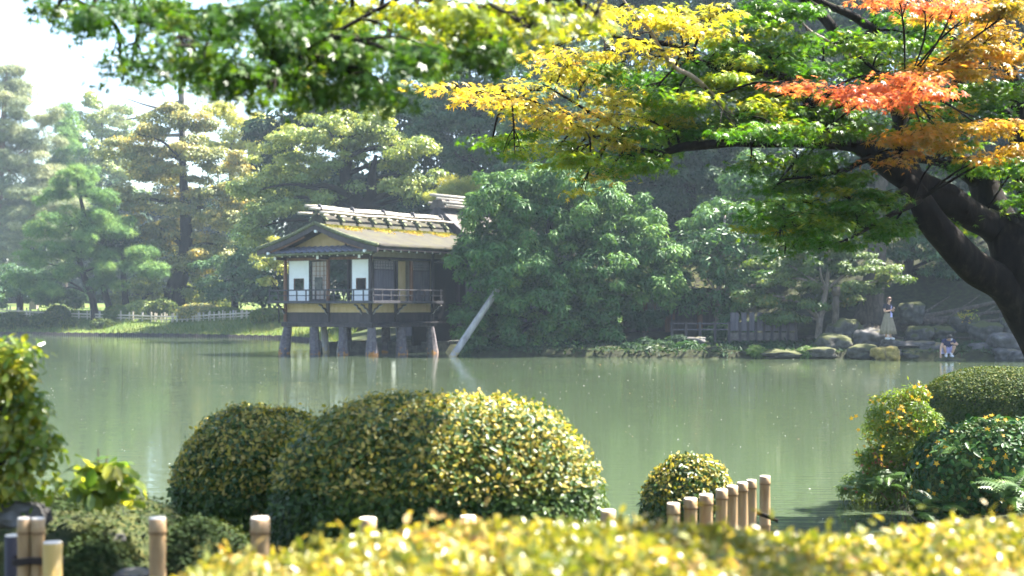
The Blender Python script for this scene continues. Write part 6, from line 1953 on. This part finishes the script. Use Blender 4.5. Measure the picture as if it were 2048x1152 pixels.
# bamboo posts
def post(lab, px, ytop, r_px, D, mat='bamboo', tilt=0.0, cut=False, group='bamboo posts along the near bank', name='bamboo_post', node=True):
    t = P(px, ytop, D)
    k = D / FPX
    zb = gz(t.x, t.y) - .15
    root = empty(name, (t.x, D, zb), lab, 'post', group)
    h = t.z - zb
    r_ = r_px * k
    ys = [0, h - .30, h - .294, h - .286, h - .28, h - .055, h - .048, h - .04, h - .03, h] if node else [0, h * .5, h]
    rr = [r_ * .99, r_ * .98, r_ * 1.04, r_ * 1.09, r_ * 1.0, r_ * .96, r_ * 1.0, r_ * 1.07, r_ * 1.0, r_] if node else [r_, r_ * .98, r_]
    MB().tube([(tilt * q * h * .0 + tilt * q, 0, q) for q in ys], rr, 20).build('culm', M[mat], root, True, bevel=.0)
    if node:
        MB().tube([(tilt * (h - .038), 0, h - .046), (tilt * (h - .038), 0, h - .036)], [r_ * 1.07, r_ * 1.04], 20).build('node_ring', M['wood_brown'] if mat == 'bamboo' else M[mat], root, True)
    MB().tube([(tilt * h, 0, h + .0005), (tilt * h, 0, h + .004)], [r_ * .98, r_ * .9], 20).build('cut_end', M['cut_end'], root)
    return root


post('dark wooden post at the far left beside the paired bamboo posts', 26, 1072, 16, 4.62, 'wood_dark', node=False, name='wooden_post')
post('left one of the two tall paired bamboo posts', 48, 1038, 13, 4.5)
post('right one of the two tall paired bamboo posts', 76, 1038, 13.5, 4.5)
post('short yellow bamboo stump with a pale cut top', 105, 1086, 19, 4.45, 'bamboo_yellow', node=False)
ro = empty('rope_tie', P(75, 1124, 4.5), 'black rope tied round the paired bamboo posts and the yellow stump', 'rope')
kk = 4.5 / FPX
ring = []
for k in range(41):
    a = 2 * math.pi * k / 40
    ring.append((math.cos(a) * 48 * kk, math.sin(a) * 24 * kk, .004 * math.sin(3 * a)))
MB().tube(ring, .006, 6, False).build('loop', M['rope'], ro)
MB().tube([(x, y - .0, z + .012) for x, y, z in ring], .006, 6, False).build('loop', M['rope'], ro)
post('single bamboo post standing alone at the left', 315, 1037, 17, 4.5)
post('bamboo post in front of the left clipped azalea', 520, 1037, 19, 4.4)
post('bamboo post in front of the big clipped azalea', 735, 1038, 18, 4.7)
post('bamboo post almost sunk in the hedge in front of the big azalea', 936, 1034, 16, 5.0)
post('bamboo post barely showing at the right foot of the big azalea', 1216, 1022, 15, 5.6)
names = ['lowest and nearest bamboo post of the receding row on the right', 'second bamboo post of the receding row counted from the lowest', 'third and thickest-looking bamboo post of the receding row', 'fourth bamboo post of the receding row counted from the lowest', 'fifth bamboo post of the receding row counted from the lowest', 'sixth bamboo post of the receding row, third from its tall end', 'seventh bamboo post of the receding row, next to the tallest', 'last and tallest-looking bamboo post of the receding row beside open water']
for (px, yt, r_, D), nm in zip(((1345, 1008, 13, 6.4), (1382, 998, 13.5, 6.7), (1410, 990, 14, 6.9), (1440, 980, 12, 7.2), (1464, 973, 11.5, 7.5), (1488, 966, 10.8, 7.8), (1506, 961, 10, 8.2), (1530, 953, 10.8, 8.5)), names):
    post(nm, px, yt, r_, D, tilt=.012 * math.sin(px))
lgx = empty('fallen_stick', P(1528, 1035, 8.2), 'short dark stick lying at the foot of the last bamboo post', 'stick')
MB().tube([(-.06, 0, .03), (0, 0, .015), (.08, 0, -.02)], [.012, .014, .01], 7).build('wood', M['bark_dark'], lgx, True)

# pale specks painted as sun glints, and fallen leaves, on the water
n = 1000
yy = 9 + 48 * rng.uniform(size=n) ** 1.5
xx = rng.uniform(-1, 1, n) * yy * .38
d = pond_sdf(xx, yy)
k = d < -.25
xx, yy = xx[k], yy[k]
pos = np.stack([xx, yy, np.full(len(xx), .006)], 1)
me = leaves_mesh('glints_and_leaves', pos, np.array([0, 0, 1.]) + .12 * rand_dir(len(pos)), rand_dir(len(pos)) * np.array([1, 1, .05]), rng.uniform(.008, .03, len(pos)) * (.5 + yy / 30), rng.uniform(size=len(pos)), T_DIAMOND, L['glint_leaf'])
tag(link('glints_and_leaves', me), 'pale specks painted as water glints, and small fallen leaves drifting on the pond', 'leaves', kind='stuff')
g3 = scatter(26000, -.6, 6, 3.0, 16, .0, 6)
grass_patch('bank_grass', g3, rng.uniform(.03, .09, len(g3)), 'groundcover', T_BLADE, 'short grass and weeds on the near bank', jit=.6)
